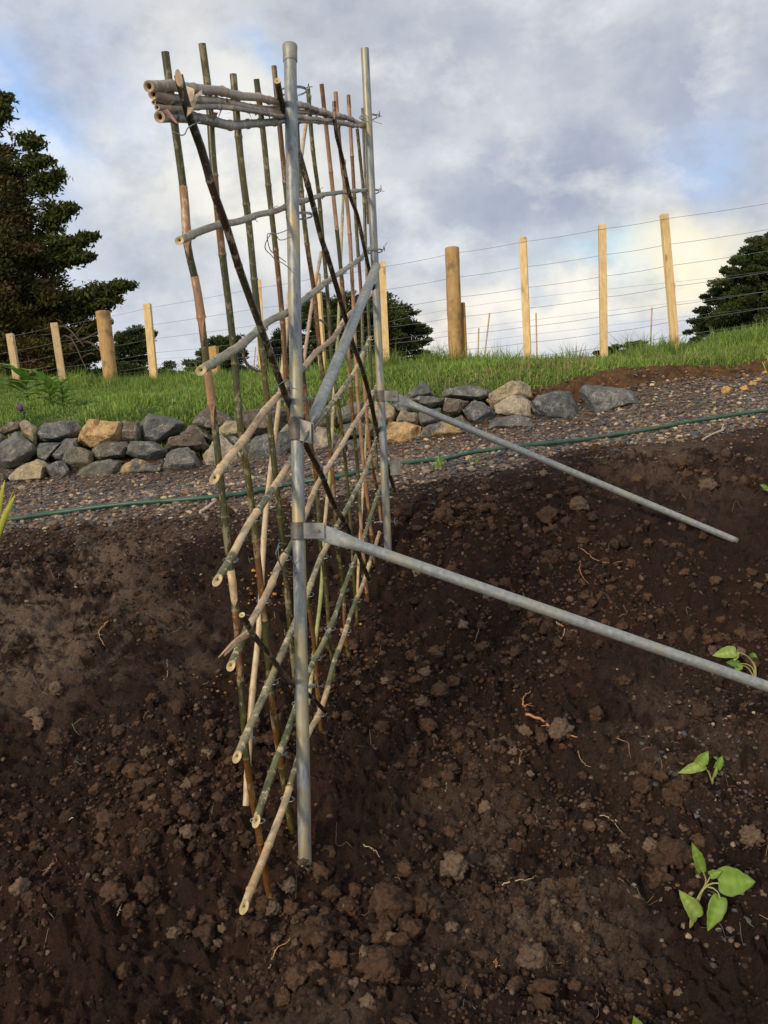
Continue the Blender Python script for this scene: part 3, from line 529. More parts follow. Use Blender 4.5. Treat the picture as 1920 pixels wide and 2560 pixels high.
# ------------------------------------------------------------------ rock wall
def tr(pts, o, k): return [(o[0] + x * k, o[1] + y * k) for x, y in pts]
cA = ((0, 1030), .1929); cB = ((300, 1000), .1929); cC = ((600, 980), .2049); cD = ((930, 930), .211); cE = ((1200, 900), .434)
rocks = [
 (cA, 'brown', [(0,220),(110,130),(240,105),(320,140),(270,240),(60,310),(-40,290)], 'brown rock topmost at the far left of the wall'),
 (cA, 'sand', [(265,190),(330,145),(390,145),(470,210),(480,400),(440,440),(330,330),(275,250)], 'narrow tan rock standing upright near the left end'),
 (cA, 'slate', [(200,262),(300,320),(430,430),(480,520),(400,610),(90,770),(-60,750),(-120,520),(20,450)], 'huge triangular slate rock cut by the left edge'),
 (cA, 'brown', [(-90,290),(20,290),(70,340),(20,440),(-90,450)], 'dark rock wedged left of the peak of the triangular slate'),
 (cA, 'slate', [(475,230),(560,160),(700,130),(980,112),(1040,215),(980,330),(720,390),(500,410),(465,320)], 'white-veined grey rock on top, between the tan upright rock and the ochre rock'),
 (cA, 'slate', [(465,480),(520,400),(800,395),(740,480),(620,640),(580,640),(490,590)], 'small veined grey rock under the white-veined top rock'),
 (cA, 'slate', [(860,345),(1000,350),(1010,440),(900,450),(800,600),(720,615),(660,570),(700,500)], 'thin dark slab leaning under the ochre rock'),
 (cA, 'ochre', [(1050,230),(1140,120),(1500,130),(1610,170),(1600,370),(1240,400),(1190,450),(1000,420),(1040,300)], 'large bright ochre rock on top of the wall at left'),
 (cA, 'olive', [(910,430),(1100,470),(1200,530),(1215,640),(1180,690),(940,745),(830,680),(800,590),(840,500)], 'two-faced grey rock below the ochre rock'),
 (cA, 'olive', [(1200,480),(1250,420),(1450,385),(1640,385),(1680,450),(1600,590),(1270,640),(1185,570)], 'long olive rock directly under the right end of the ochre rock'),
 (cA, 'sand', [(95,850),(210,730),(400,640),(480,610),(640,680),(600,740),(590,860),(480,900),(200,925),(120,890)], 'rough sandstone rock at the base under the triangular slate'),
 (cA, 'slate', [(570,730),(640,690),(800,630),(830,700),(920,800),(880,870),(780,880),(660,840),(590,800)], 'small pointed grey rock at the base right of the sandstone'),
 (cA, 'olive', [(920,850),(1010,760),(1220,700),(1260,640),(1420,620),(1580,640),(1560,720),(1450,880),(1440,900),(920,920)], 'long sloping olive-grey slab at the base'),
 (cA, 'brown', [(-90,780),(60,790),(100,850),(80,930),(-90,940)], 'dark rock at the base in the far left corner'),
 (cB, 'brown', [(20,260),(60,262),(240,290),(290,400),(250,500),(220,530),(40,525),(10,500)], 'dark brown rock touching the right side of the ochre rock'),
 (cB, 'slate', [(280,290),(380,190),(530,210),(560,240),(720,240),(830,300),(830,360),(700,450),(500,560),(280,540),(290,420)], 'big grey rock on top with three flat faces'),
 (cB, 'slate', [(80,700),(150,545),(430,535),(600,640),(600,690),(460,820),(280,770),(160,740)], 'blue-grey faceted rock in the middle course'),
 (cB, 'half', [(0,860),(150,770),(230,765),(400,820),(540,900),(540,960),(420,985),(100,1000),(-60,990),(-60,900)], 'base rock with a yellow face and grey crown'),
 (cB, 'brown', [(600,590),(640,490),(940,445),(1060,460),(1150,600),(1110,650),(950,630),(600,660)], 'long dark rock lying over the square slate'),
 (cB, 'slate', [(560,950),(600,720),(680,640),(880,625),(960,680),(1070,860),(1040,890),(900,930)], 'tall trapezoid slate standing at the base left of the canes'),
 (cB, 'brown', [(955,270),(1040,150),(1140,90),(1260,110),(1370,200),(1490,260),(1400,300),(1270,400),(1120,400),(960,300)], 'peaked grey-brown rock on top behind the nearest cane'),
 (cB, 'brown', [(790,440),(900,330),(1000,330),(1190,470),(1190,530),(1080,500),(1000,450)], 'dark low rock left of the peaked rock'),
 (cB, 'sand', [(1270,380),(1390,265),(1540,280),(1600,350),(1560,460),(1380,470),(1280,430)], 'striped sandstone rock right of the peaked rock'),
 (cB, 'pale', [(1080,900),(1080,720),(1170,600),(1280,450),(1400,540),(1490,620),(1600,760),(1590,880),(1100,915)], 'large cream boulder behind the nearest cane'),
 (cB, 'slate', [(1350,480),(1490,470),(1600,560),(1520,640),(1420,560)], 'small grey stone over the shoulder of the cream boulder'),
 (cC, 'brown', [(-50,250),(330,235),(430,180),(600,240),(600,300),(520,480),(330,500),(60,560),(-40,400)], 'wide grey-brown rock behind the second and third canes'),
 (cC, 'slate', [(90,650),(200,540),(420,500),(590,500),(640,660),(520,850),(400,890),(180,910),(110,850)], 'large round slate at the base behind the third cane'),
 (cC, 'pale', [(480,500),(570,390),(640,400),(640,500)], 'small pale stone left of the near pole'),
 (cC, 'brown', [(560,140),(880,90),(900,300),(750,340),(560,220)], 'dark rock at the top directly behind the near pole'),
 (cC, 'pale', [(880,490),(960,420),(1090,450),(1220,540),(1230,640),(1100,760),(900,810),(840,640)], 'large pale boulder just right of the near pole'),
 (cC, 'brown', [(900,330),(1040,200),(1180,300),(1180,430),(980,430)], 'dark rock above the pale boulder right of the near pole'),
 (cC, 'slate', [(1170,230),(1350,140),(1500,120),(1500,260),(1400,330),(1200,390)], 'flat grey rock on top between the crowded canes'),
 (cC, 'olive', [(1250,400),(1420,370),(1640,400),(1650,560),(1450,570),(1260,560)], 'olive rock behind the crowded canes in the middle course'),
 (cC, 'slate', [(1280,600),(1460,560),(1580,600),(1570,730),(1320,760),(1290,650)], 'small grey rock at the base behind the crowded canes'),
 (cC, 'brown', [(1230,540),(1310,640),(1300,740),(1180,790),(1090,760)], 'brown stone at the base right of the pale boulder'),
 (cD, 'sand', [(30,350),(150,345),(270,420),(290,500),(240,600),(30,610),(-60,500)], 'flat-faced tan rock directly behind the far pole'),
 (cD, 'slate', [(370,290),(470,200),(610,120),(700,210),(720,280),(550,300),(430,330)], 'dark triangular rock on top right of the far pole'),
 (cD, 'slate', [(450,330),(560,280),(700,275),(850,320),(850,370),(700,430),(560,400)], 'flat slate wedge under the dark triangular rock'),
 (cD, 'slate', [(230,400),(330,350),(460,400),(420,480),(300,480)], 'small grey stone peeping under the far clamp'),
 (cD, 'sand', [(300,560),(340,460),(520,480),(550,500),(550,620),(430,610),(300,600)], 'small sandstone block above the orange base rock'),
 (cD, 'slate', [(555,500),(700,440),(820,430),(790,600),(600,640),(555,600)], 'square grey block half hidden by the far stay pipe'),
 (cD, 'slate', [(840,240),(880,190),(1200,155),(1400,230),(1400,290),(1300,340),(900,310),(850,290)], 'long flat dark rock on top right of the far pole'),
 (cD, 'brown', [(850,400),(880,310),(1150,350),(1090,440),(1060,510),(930,550),(840,490)], 'brown block under the long flat dark rock'),
 (cD, 'slate', [(1090,450),(1210,325),(1330,370),(1475,500),(1400,600),(1240,660),(1200,600),(1090,500)], 'diamond-shaped slate above the far stay pipe'),
 (cD, 'ochre', [(165,700),(200,600),(440,590),(580,650),(560,800),(480,890),(280,870),(180,830)], 'orange rock at the base just right of the far pole'),
 (cD, 'half', [(590,740),(600,660),(820,590),(980,600),(1240,670),(1180,770),(900,790),(700,815),(610,810)], 'long tan-faced base rock crossed by the far stay pipe'),
 (cD, 'olive', [(960,550),(1060,520),(1160,590),(1240,670),(1180,700),(1000,640)], 'grey rock behind the far stay pipe above the tan-faced rock'),
 (cE, 'sand', [(40,230),(110,180),(220,125),(280,150),(300,215),(240,230),(110,280),(70,280)], 'mottled tall rock on top near the right end of the stack'),
 (cE, 'pale', [(80,260),(180,205),(240,205),(295,240),(290,290),(310,350),(200,330),(100,310)], 'cream rock under the mottled tall rock'),
 (cE, 'slate', [(20,410),(90,340),(190,315),(300,350),(345,395),(310,410),(130,425)], 'low wide slate at the base right of the stay pipe'),
 (cE, 'slate', [(290,260),(350,205),(520,190),(550,240),(560,290),(600,345),(540,385),(420,380),(330,340)], 'large slate boulder second from the right end'),
 (cE, 'slate', [(580,180),(600,145),(720,150),(870,175),(925,260),(900,275),(760,300),(660,340),(620,310),(595,240)], 'largest squared slate block at the right end of the wall')]
for ri, (cr, mk, pts, lb) in enumerate(rocks):
    px = np.array(tr(pts, *cr)); cu, cv = px.mean(0); px = (px - [cu, cv]) * 1.05 + [cu, cv]; vb = np.interp(cu, [0, 500, 1000, 1250, 1550], [1205, 1188, 1140, 1095, 1035])
    d0 = 5.42 + .0022 * (vb - cv - 20) + .03 * random.random(); rr = random.Random(ri)
    wpx = max(np.ptp(px[:, 0]), np.ptp(px[:, 1])); T = min(.34, wpx * .75 * d0 / F)
    pts3 = [P(a, b, d0 + rr.uniform(-.02, .05) + T * .25) for a, b in px]
    sh = (rr.uniform(-.12, .12) * wpx, rr.uniform(-.2, .05) * np.ptp(px[:, 1]))
    for a, b in px: f_ = rr.uniform(.55, .8); pts3.append(P(cu + sh[0] + (a - cu) * f_, cv + sh[1] + (b - cv) * f_, d0 - T * rr.uniform(.02, .12)))
    for a, b in px: pts3.append(P(cu + (a - cu) * .8, cv + (b - cv) * .8, d0 + T))
    bm = bmesh.new()
    for p in pts3: bm.verts.new(p)
    r_ = bmesh.ops.convex_hull(bm, input=bm.verts[:]); bmesh.ops.delete(bm, geom=[v for v in bm.verts if not v.link_faces], context='VERTS')
    bmesh.ops.dissolve_limit(bm, angle_limit=radians(12), verts=bm.verts[:], edges=bm.edges[:])
    bmesh.ops.bevel(bm, geom=bm.edges[:], offset=.004 if mk != 'pale' else .012, segments=2, affect='EDGES', profile=.6)
    bmesh.ops.triangulate(bm, faces=bm.faces[:])
    for it in range(5):
        L = [e for e in bm.edges if e.calc_length() > .017]
        if not L or len(bm.verts) > 7000: break
        bmesh.ops.subdivide_edges(bm, edges=L, cuts=1, use_grid_fill=False); bmesh.ops.triangulate(bm, faces=[f for f in bm.faces if len(f.verts) > 3])
    bm.normal_update()
    for v in bm.verts:
        p = v.co * 9 + Vector((ri * 3, 0, 0)); n = mnoise.fractal(p, 1, 2, 4); ch = mnoise.voronoi(v.co * 13 + Vector((ri, 0, 0)))[0]; n3 = mnoise.fractal(v.co * 30, 1, 2, 3)
        v.co += v.normal * (n * .006 + (ch[1] - ch[0] - .3) * .010 + n3 * .003)
    me = bpy.data.meshes.new('rock'); bm.to_mesh(me); bm.free(); me.materials.append(M[mk]); o = bpy.data.objects.new('wall_rock', me); COL.objects.link(o)
    for p in me.polygons: p.use_smooth = True
    me.set_sharp_from_angle(angle=radians(32))
    tag(o, lb, 'rock', 'rocks stacked in the dry stone wall')
g = Geo()
for k in range(240):
    u_ = random.uniform(-60, 1450); vb = np.interp(u_, [0, 500, 1000, 1250, 1550], [1205, 1188, 1140, 1095, 1035]); p = P(u_, vb - random.uniform(-6, 70), 5.72 + random.random() * .1); V, T = pebv[k % 10]; g.add(V * random.uniform(.03, .07) + p, None, T, (.10, .085, .07))
tag(g.build('wall_packing', M['pebble'], None, False), 'dark packing stones filling the gaps behind the wall rocks', 'packing stones', kind='stuff')

# ------------------------------------------------------------------ grass
def blades(x, y, h, wd, cols, lean=.5):
    n = len(x); z = H(x, y) - .01; a = rng.random(n) * 2 * pi; ld = rng.random(n) * 2 * pi; lm = lean * rng.random(n)
    p0 = np.stack([x, y, z], -1); sd_ = np.stack([np.cos(a), np.sin(a), 0 * a], -1) * wd[:, None] / 2; ln = np.stack([np.cos(ld), np.sin(ld), 0 * a], -1)
    p1 = p0 + ln * (h * lm * .3)[:, None]; p1[:, 2] += h * .55; p2 = p0 + ln * (h * lm * 1.0)[:, None]; p2[:, 2] += h * (1 - .35 * lm)
    V = np.stack([p0 - sd_, p0 + sd_, p1 - sd_ * .8, p1 + sd_ * .8, p2], 1).reshape(-1, 3); b = (np.arange(n) * 5)[:, None]
    T = np.concatenate([b + np.array([[0, 1, 2]]), b + np.array([[1, 3, 2]]), b + np.array([[2, 3, 4]])]); return V, T, np.repeat(cols, 5, axis=0)
def gcols(n, x=None, y=None):
    base_ = np.array([(.18, .285, .048), (.245, .36, .068), (.13, .21, .038), (.34, .42, .11), (.44, .38, .19)]); c = base_[rng.choice(5, n, p=[.34, .32, .18, .12, .04])] * (rng.random((n, 1)) * .5 + .75)
    if x is not None: t = fbm(x, y, 1.5, 3)[:, None]; c = c * (.65 + .75 * t)
    return c
g = Geo(); n = 150000; s = (rng.random(n) * 2 - 1) * .62; lo = b_turf(s); tt = rng.random(n) ** 1.15; y = lo + tt * (np.where(s < -.1, 7., 3.2)); x = s * (y + .8); k = y < yfence(x) + 1.0; x = x[k]; y = y[k]; tt = tt[k]
cl = fbm(x + 4, y, 2.6, 3, .6); h = (.022 + .058 * np.clip((cl - .35) * 3, 0, 1)) * (.6 + .8 * rng.random(len(x))) * np.clip(.65 + np.abs(y - yfence(x) + .0 < 1.2) * .4, 0, 1.2); h = np.where(np.abs(y - yfence(x)) < .8, h * 1.6, h)
g.add(*(lambda V, T, C: (V, None, T, C))(*blades(x, y, h, .006 + .006 * rng.random(len(x)), gcols(len(x), x, y), .9)))
# taller tufts along the fence foot and at the turf edge
cen = []
for i in range(330):
    xx = random.uniform(-6.8, 5.2); cen.append((xx, float(yfence(xx)) + random.uniform(-.45, .35), random.uniform(.10, .32) * (1.2 if random.random() < .2 else .8)))
for i in range(120): s_ = random.uniform(-.6, .62); yy = float(b_turf(np.array([s_]))[0]) + random.uniform(0, .15); cen.append((s_ * (yy + .8), yy, random.uniform(.04, .09)))
for i in range(60): yy = random.uniform(6.4, 7.3); cen.append((random.uniform(2.2, 4.0), yy, random.uniform(.07, .15)))
for xx, yy, hh in cen:
    m_ = 55; g.add(*(lambda V, T, C: (V, None, T, C))(*blades(xx + rng.normal(size=m_) * .07, yy + rng.normal(size=m_) * .06, hh * (.5 + .7 * rng.random(m_)), np.full(m_, .007), gcols(m_) * random.uniform(.8, 1.25), 1.0)))
tag(g.build('grass', M['blade'], None, False), 'long green grass growing over the bank and round the fence posts', 'grass', kind='stuff')
g = Geo(); m_ = 1500; s = rng.random(m_) * .7 - .08; y = b_turf(s) + rng.random(m_) * .8; x = s * (y + .8); g.add(*(lambda V, T, C: (V, None, T, C))(*blades(x, y, .06 + .08 * rng.random(m_), np.full(m_, .006), np.array([(.42, .33, .16)]) * (rng.random((m_, 1)) * .6 + .6), 1.3)))
tag(g.build('dry_grass', M['blade'], None, False), 'dry straw-coloured grass stalks mixed into the turf edge at right', 'dry grass', kind='stuff')
for a, b, n, hh, lb in [(1092, 1172, 26, .09, 'thin green grass tuft beside the hose right of the far pole'), (1188, 1160, 16, .05, 'tiny bright weed in the pebbles below the stay pipe'), (1852, 1030, 60, .035, 'low green weed patch on the gravel above the hose at right'), (416, 1272, 10, .04, 'tiny green sprout at the hose on the left')]:
    q, d = hit(a, b); g = Geo(); sp_ = .012 if hh > .04 else .05; g.add(*(lambda V, T, C: (V, None, T, C))(*blades(q[0] + rng.normal(size=n) * sp_, q[1] + rng.normal(size=n) * sp_, hh * (.5 + .7 * rng.random(n)), np.full(n, .005), gcols(n) * 1.3, 1.0)))
    tag(g.build('grass_tuft', M['blade'], None, False), lb, 'weed', kind='stuff' if n == 60 else None)

def leaf(g, bpt, tip, wd, col, nrm=None, fold=.25, droop=.15, heart=True, n=8):
    bpt = np.asarray(bpt, float); tip = np.asarray(tip, float); ax = tip - bpt; L = np.linalg.norm(ax); ax = ax / L
    nrm = unit(nrm if nrm is not None else -fw + np.array([0, 0, .6])); sv = unit(np.cross(ax, nrm)); nv = np.cross(sv, ax)
    V = []; C = []; t = np.linspace(0, 1, n + 1)
    for i, u_ in enumerate(t):
        wv = (sin(pi * min(1, u_ ** .62)) ** .9 if heart else sin(pi * u_ ** .8)) * wd / 2; wv = max(wv, .0004)
        wv *= 1 + .10 * sin(u_ * 23 + L * 90) + random.uniform(-.05, .05); c = bpt + ax * L * u_ - nv * droop * L * u_ * u_
        back = ax * (-.16 * L if heart and i <= 2 else 0) * (1 if 0 < i <= 2 else 0)
        for sx in (-1, -.55, 0, .55, 1):
            p = c + sv * wv * sx + nv * fold * wv * abs(sx) + (back * abs(sx)) + nv * .03 * L * sin(u_ * 9 + sx * 2.5) * abs(sx)
            V.append(p); k = .88 + .12 * abs(sx) + (.35 if sx == 0 else 0); k *= (1.14 if i % 2 == 0 and abs(sx) < .9 else .95) * random.uniform(.93, 1.07); C.append([col[0] * k, col[1] * k, col[2] * k, 1])
    Q = [(i * 5 + j, i * 5 + j + 1, i * 5 + j + 6, i * 5 + j + 5) for i in range(n) for j in range(4)]
    g.add(V, Q, None, np.array(C))
# ------------------------------------------------------------------ seedlings
def seedling(crown, petioles, leaves, lb, d, o=(1500, 1550), k=.3843, liftd=0.):
    cv = lambda p: (o[0] + p[0] * k, o[1] + p[1] * k)
    c, dd = hit(*cv(crown)); root = empty('seedling', lb, 'seedling', 'seedlings planted in the bed'); root.location = c; root.empty_display_size = .02
    bpy.context.view_layer.update()
    pt = lambda p, e=0: P(*cv(p), dd - .015 - e) - c
    for pl in petioles:
        g = Geo(); s = spline([pt(p, .008 * i) for i, p in enumerate(pl)], 12); s[0][2] -= .01; tube(g, s, np.linspace(.0026, .0015, 12), 7, (.52, .50, .20, 0)); g.build('stem', M['leaf'], root)
    for (b_, t_, wp, cl) in leaves:
        g = Geo(); leaf(g, pt(b_, .02), pt(t_, .03 + .012 * random.random()), wp * k * dd / F, cl, None, .3, .12, n=10); o_ = g.build('leaf', M['leaf'], root)
        md = o_.modifiers.new('sub', 'SUBSURF'); md.levels = 1; md.render_levels = 1; md2 = o_.modifiers.new('thick', 'SOLIDIFY'); md2.thickness = .0006
LG = (.21, .34, .05); LY = (.33, .43, .10); LD = (.15, .26, .045)
seedling((588, 1985), [[(588, 1985), (610, 1870), (660, 1770), (720, 1715), (775, 1712)], [(590, 1980), (640, 1800), (690, 1700), (668, 1632)], [(592, 1975), (640, 1810), (700, 1735), (760, 1760), (782, 1808)], [(588, 1985), (590, 1900), (560, 1830)], [(600, 1960), (655, 1790), (720, 1665)]],
 [((770, 1700), (1018, 1702), 175, LG), ((782, 1800), (708, 2030), 112, LG), ((640, 1935), (530, 1768), 110, LY), ((664, 1640), (612, 1460), 78, LG), ((714, 1662), (788, 1636), 52, LG)], 'largest light green seedling with five leaves, low at the right', 2)
seedling((728, 1048), [[(728, 1048), (700, 980), (672, 955)], [(732, 1040), (745, 990), (768, 945)]],
 [((680, 942), (514, 992), 68, LY), ((640, 945), (706, 858), 78, LG), ((760, 968), (798, 888), 48, LG), ((742, 1018), (765, 950), 22, LY), ((768, 905), (742, 890), 22, LG)], 'small wilting seedling in pebbly soil between the largest seedling and the stay', 2)
seedling((1012, 372), [[(1012, 372), (1000, 290), (950, 230), (888, 208)], [(1008, 370), (990, 310), (945, 285), (912, 284)], [(1014, 368), (1010, 300), (960, 235)], [(1000, 368), (960, 310), (920, 290)]],
 [((884, 205), (740, 226), 82, LY), ((884, 208), (876, 268), 44, LY), ((905, 290), (828, 272), 56, LD), ((905, 285), (885, 335), 60, LG), ((985, 222), (1024, 242), 30, LD), ((975, 240), (990, 215), 20, LD)], 'drooping seedling just above the near stay pipe at the right edge', 2)
seedling((1600, 2600), [[(1600, 2600), (1600, 2580)]], [((1602, 2590), (1588, 2546), 36, LG), ((1604, 2590), (1625, 2572), 30, LG)], 'seedling of which only a leaf tip shows at the bottom edge', 2, (0, 0), 1)
seedling((1925, 1232), [[(1925, 1232), (1918, 1222)]], [((1922, 1225), (1902, 1210), 14, LG), ((1925, 1225), (1910, 1222), 12, LG)], 'bright seedling tip at the right edge beyond the far stay', 2, (0, 0), 1)
# strap-leaved plant at the left edge
c, dd = hit(-35, 1430); root = empty('strap_leaf_plant', 'yellow-green strap-leaved plant poking in at the left edge by the hose', 'plant')
for (t_, md_, wp) in [((12, 1200), (-10, 1300), 20), ((38, 1236), (8, 1300), 22), ((24, 1262), (-5, 1330), 20), ((-20, 1180), (-40, 1300), 22), ((-70, 1220), (-50, 1310), 22), ((40, 1215), (20, 1260), 5)]:
    s = spline([c, P(*md_, dd - .05), P(*t_, dd - .10)], 10); g = Geo(); T, N, B = frames(s); side = unit(np.cross(T[4], fw)); wv = np.sin(np.linspace(.5, pi - .02, 10)) ** .7 * wp * dd / F / 2
    V = []; Cc = []
    for i in range(10):
        cc = np.array((.36, .50, .07)) * (1 - i / 9) + np.array((.58, .55, .10)) * i / 9
        for sx in (-1, 0, 1): V.append(s[i] + side * wv[i] * sx + (fw * .25 * wv[i] * (1 if sx == 0 else 0))); Cc.append((*cc, 1))
    g.add(V, [(i * 3 + j, i * 3 + j + 1, i * 3 + j + 4, i * 3 + j + 3) for i in range(9) for j in range(2)], None, np.array(Cc)); o_ = g.build('leaf', M['leaf'], root)
    md2 = o_.modifiers.new('thick', 'SOLIDIFY'); md2.thickness = .0015
# leafy weeds on the grass bank, left
for (a, b, hpx, nl, lb, cl) in [(72, 1012, 92, 18, 'tall broad-leaved weed in the grass at the far left', (.13, .24, .035)), (128, 1018, 84, 18, 'bright long-leaved weed in the grass below the second batten', (.20, .34, .05)), (160, 1014, 66, 14, 'shorter pale weed in the grass beside the bright weed', (.24, .36, .07)), (62, 1052, 34, 10, 'dark low weed with a purple flower head above the wall', (.07, .13, .03))]:
    c, dd = hit(a, b); hh = hpx * dd / F; root = empty('leafy_weed', lb, 'weed'); g = Geo(); tube(g, [c - [0, 0, .03], c + [0, 0, hh * .9]], .006, 6, (.12, .2, .05, 0)); g.build('stem', M['leaf'], root); g = Geo()
    for i in range(nl):
        th = i * 2.4; z0 = hh * (.1 + .75 * i / nl); L = hh * random.uniform(.5, .8); b0 = c + [0, 0, z0]; tp = b0 + np.array([cos(th) * L, sin(th) * L, L * random.uniform(.1, .8)]); leaf(g, b0, tp, L * .34, [v * random.uniform(.8, 1.2) for v in cl], np.array([0, 0, 1.]), .3, .2, False, 6)
    g.build('foliage', M['leaf'], root)
    if 'purple' in lb: V, T = ico(2, 3, .4); g = Geo(); g.add(V * .03 + c + [-.02, 0, hh * .95], None, T); g.build('flower', M['purple'], root)
q, dd = hit(917, 935); q = P(917, 935, 8.1); g = Geo(); root = empty('dandelion', 'single yellow flower in the grass left of the far pole', 'flower'); tube(g, [q - [0, 0, .25], q], .004, 5, (.2, .3, .08, 0)); g.build('stem', M['leaf'], root); V, T = ico(2, 4, .15, (1, 1, .7)); g = Geo(); g.add(V * .022 + q, None, T); g.build('flower_head', M['yellow'], root)

# ------------------------------------------------------------------ fences
def square_post(root, top, bot, wpx, d, col, name='batten', rnd=False, alpha=.2):
    a = P(*top, d); b = P(*bot, d); r = wpx * d / F / 2; ax = unit(b - a); b = b + ax * .45; g = Geo()
    if rnd:
        s = spline([a, (a + b) / 2, b], 14); tube(g, s, r * (1 + .03 * rng.normal(size=14)), 20, (*col, 1.)); return g.build(name, M['wood'], root)
    sv = unit(np.cross(ax, fw)); dv = np.cross(ax, sv); c = (a + b) / 2; th = random.uniform(-.35, .35); s2 = sv * cos(th) + dv * sin(th); d2 = -sv * sin(th) + dv * cos(th)
    box(g, c, s2 * r, d2 * r * .7, (b - a) / 2, (*col, alpha)); return bevel(g.build(name, M['wood'], root, False), .004)
PY = (.84, .63, .32)
fence = empty('wire_fence', 'seven-strand wire fence of pale pine battens and round posts along the grass bank', 'fence')
for (t_, b_, wp, dd) in [((25, 835), (48, 980), 17, 13.3), ((135, 808), (160, 970), 17, 12.8), ((368, 760), (387, 968), 18, 11.8), ((644, 700), (656, 950), 17, 10.), ((791, 684), (808, 935), 18, 9.3), ((953, 655), (965, 920), 20, 8.8), ((1307, 594), (1320, 912), 18, 8.0), ((1505, 562), (1510, 908), 18, 7.8), ((1660, 536), (1688, 872), 19, 7.8), ((1985, 480), (1990, 850), 19, 7.8)]:
    square_post(fence, t_, b_, wp, dd, (.66, .50, .30) if t_[0] < 200 else PY)
square_post(fence, (257, 780), (280, 972), 35, 12.3, (.55, .36, .16), 'strainer_post', True)
square_post(fence, (1130, 621), (1140, 912), 35, 8.35, (.52, .34, .15), 'strainer_post', True)
square_post(fence, (1155, 757), (1162, 905), 14, 8.4, (.48, .30, .12), 'brace_post', False, .8)
tops = [(-150, 872, 14.2), (25, 843, 13.3), (135, 818, 12.8), (262, 795, 12.3), (370, 772, 11.8), (645, 722, 10.), (792, 697, 9.3), (955, 670, 8.8), (1132, 636, 8.35), (1309, 607, 8.0), (1507, 575, 7.8), (1662, 550, 7.8), (1985, 500, 7.8), (2200, 470, 7.8)]
tw = np.array([P(*q) for q in tops])
for i, dz in enumerate([0, .235, .43, .625, .80, .955, 1.09]):
    g = Geo(); q = tw - np.array([0, 0, dz]); s = []
    for a, b in zip(q[:-1], q[1:]):
        for t in np.linspace(0, 1, 6)[:-1]: s.append(a + (b - a) * t - np.array([0, 0, .008 * 4 * t * (1 - t)]) - fw * .035)
    s.append(q[-1] - fw * .035); tube(g, s, .0019, 5); g.build('fence_wire', M['fwire'], fence)
far = empty('far_fence', 'second wire fence with one short pale post seen behind the first', 'fence')
square_post(far, (532, 867), (541, 956), 23, 14., (.62, .40, .15), 'fence_post')
for l in [[(300, 905), (700, 868), (1072, 783), (1920, 678), (2100, 655)], [(300, 935), (700, 895), (1072, 835), (1920, 728), (2100, 705)], [(300, 960), (700, 925), (1072, 870), (1920, 768), (2100, 748)]]:
    g = Geo(); tube(g, spline([P(a, b, dd) for (a, b), dd in zip(l, (15.5, 13.5, 12, 11.2, 11))], 30), .0016, 5); g.build('fence_wire', M['fwire'], far)
for (t_, b_, lb) in [((1224, 783), (1211, 895), 'thin leaning stake on the skyline right of the round post'), ((1197, 820), (1195, 895), 'short thin stake between the round post and the leaning stake'), ((1340, 782), (1343, 910), 'thin stake just right of the first batten after the round post'), ((1630, 769), (1625, 890), 'thin stake left of the leaning right-hand batten'), ((1686, 709), (1689, 870), 'thin stake touching the right side of the leaning batten'),
    ((476, 935), (473, 972), 'short thin stake left of the nearest cane'), ((639, 867), (632, 945), 'thin stake behind the third cane'), ((918, 850), (919, 930), 'thin stake above the yellow flower'), ((1066, 800), (1068, 880), 'faint stake left of the round post')]:
    if t_[0] == 1066: continue
    g = Geo(); dd = 10.2 if t_[0] > 900 else 12.5; a = P(*t_, dd); b = P(*b_, dd); tube(g, [a, b + (b - a) * .8], .009, 7, (.50, .33, .15, .1)); tag(g.build('garden_stake', M['bamboo']), lb, 'stake', 'thin stakes beyond the fence')

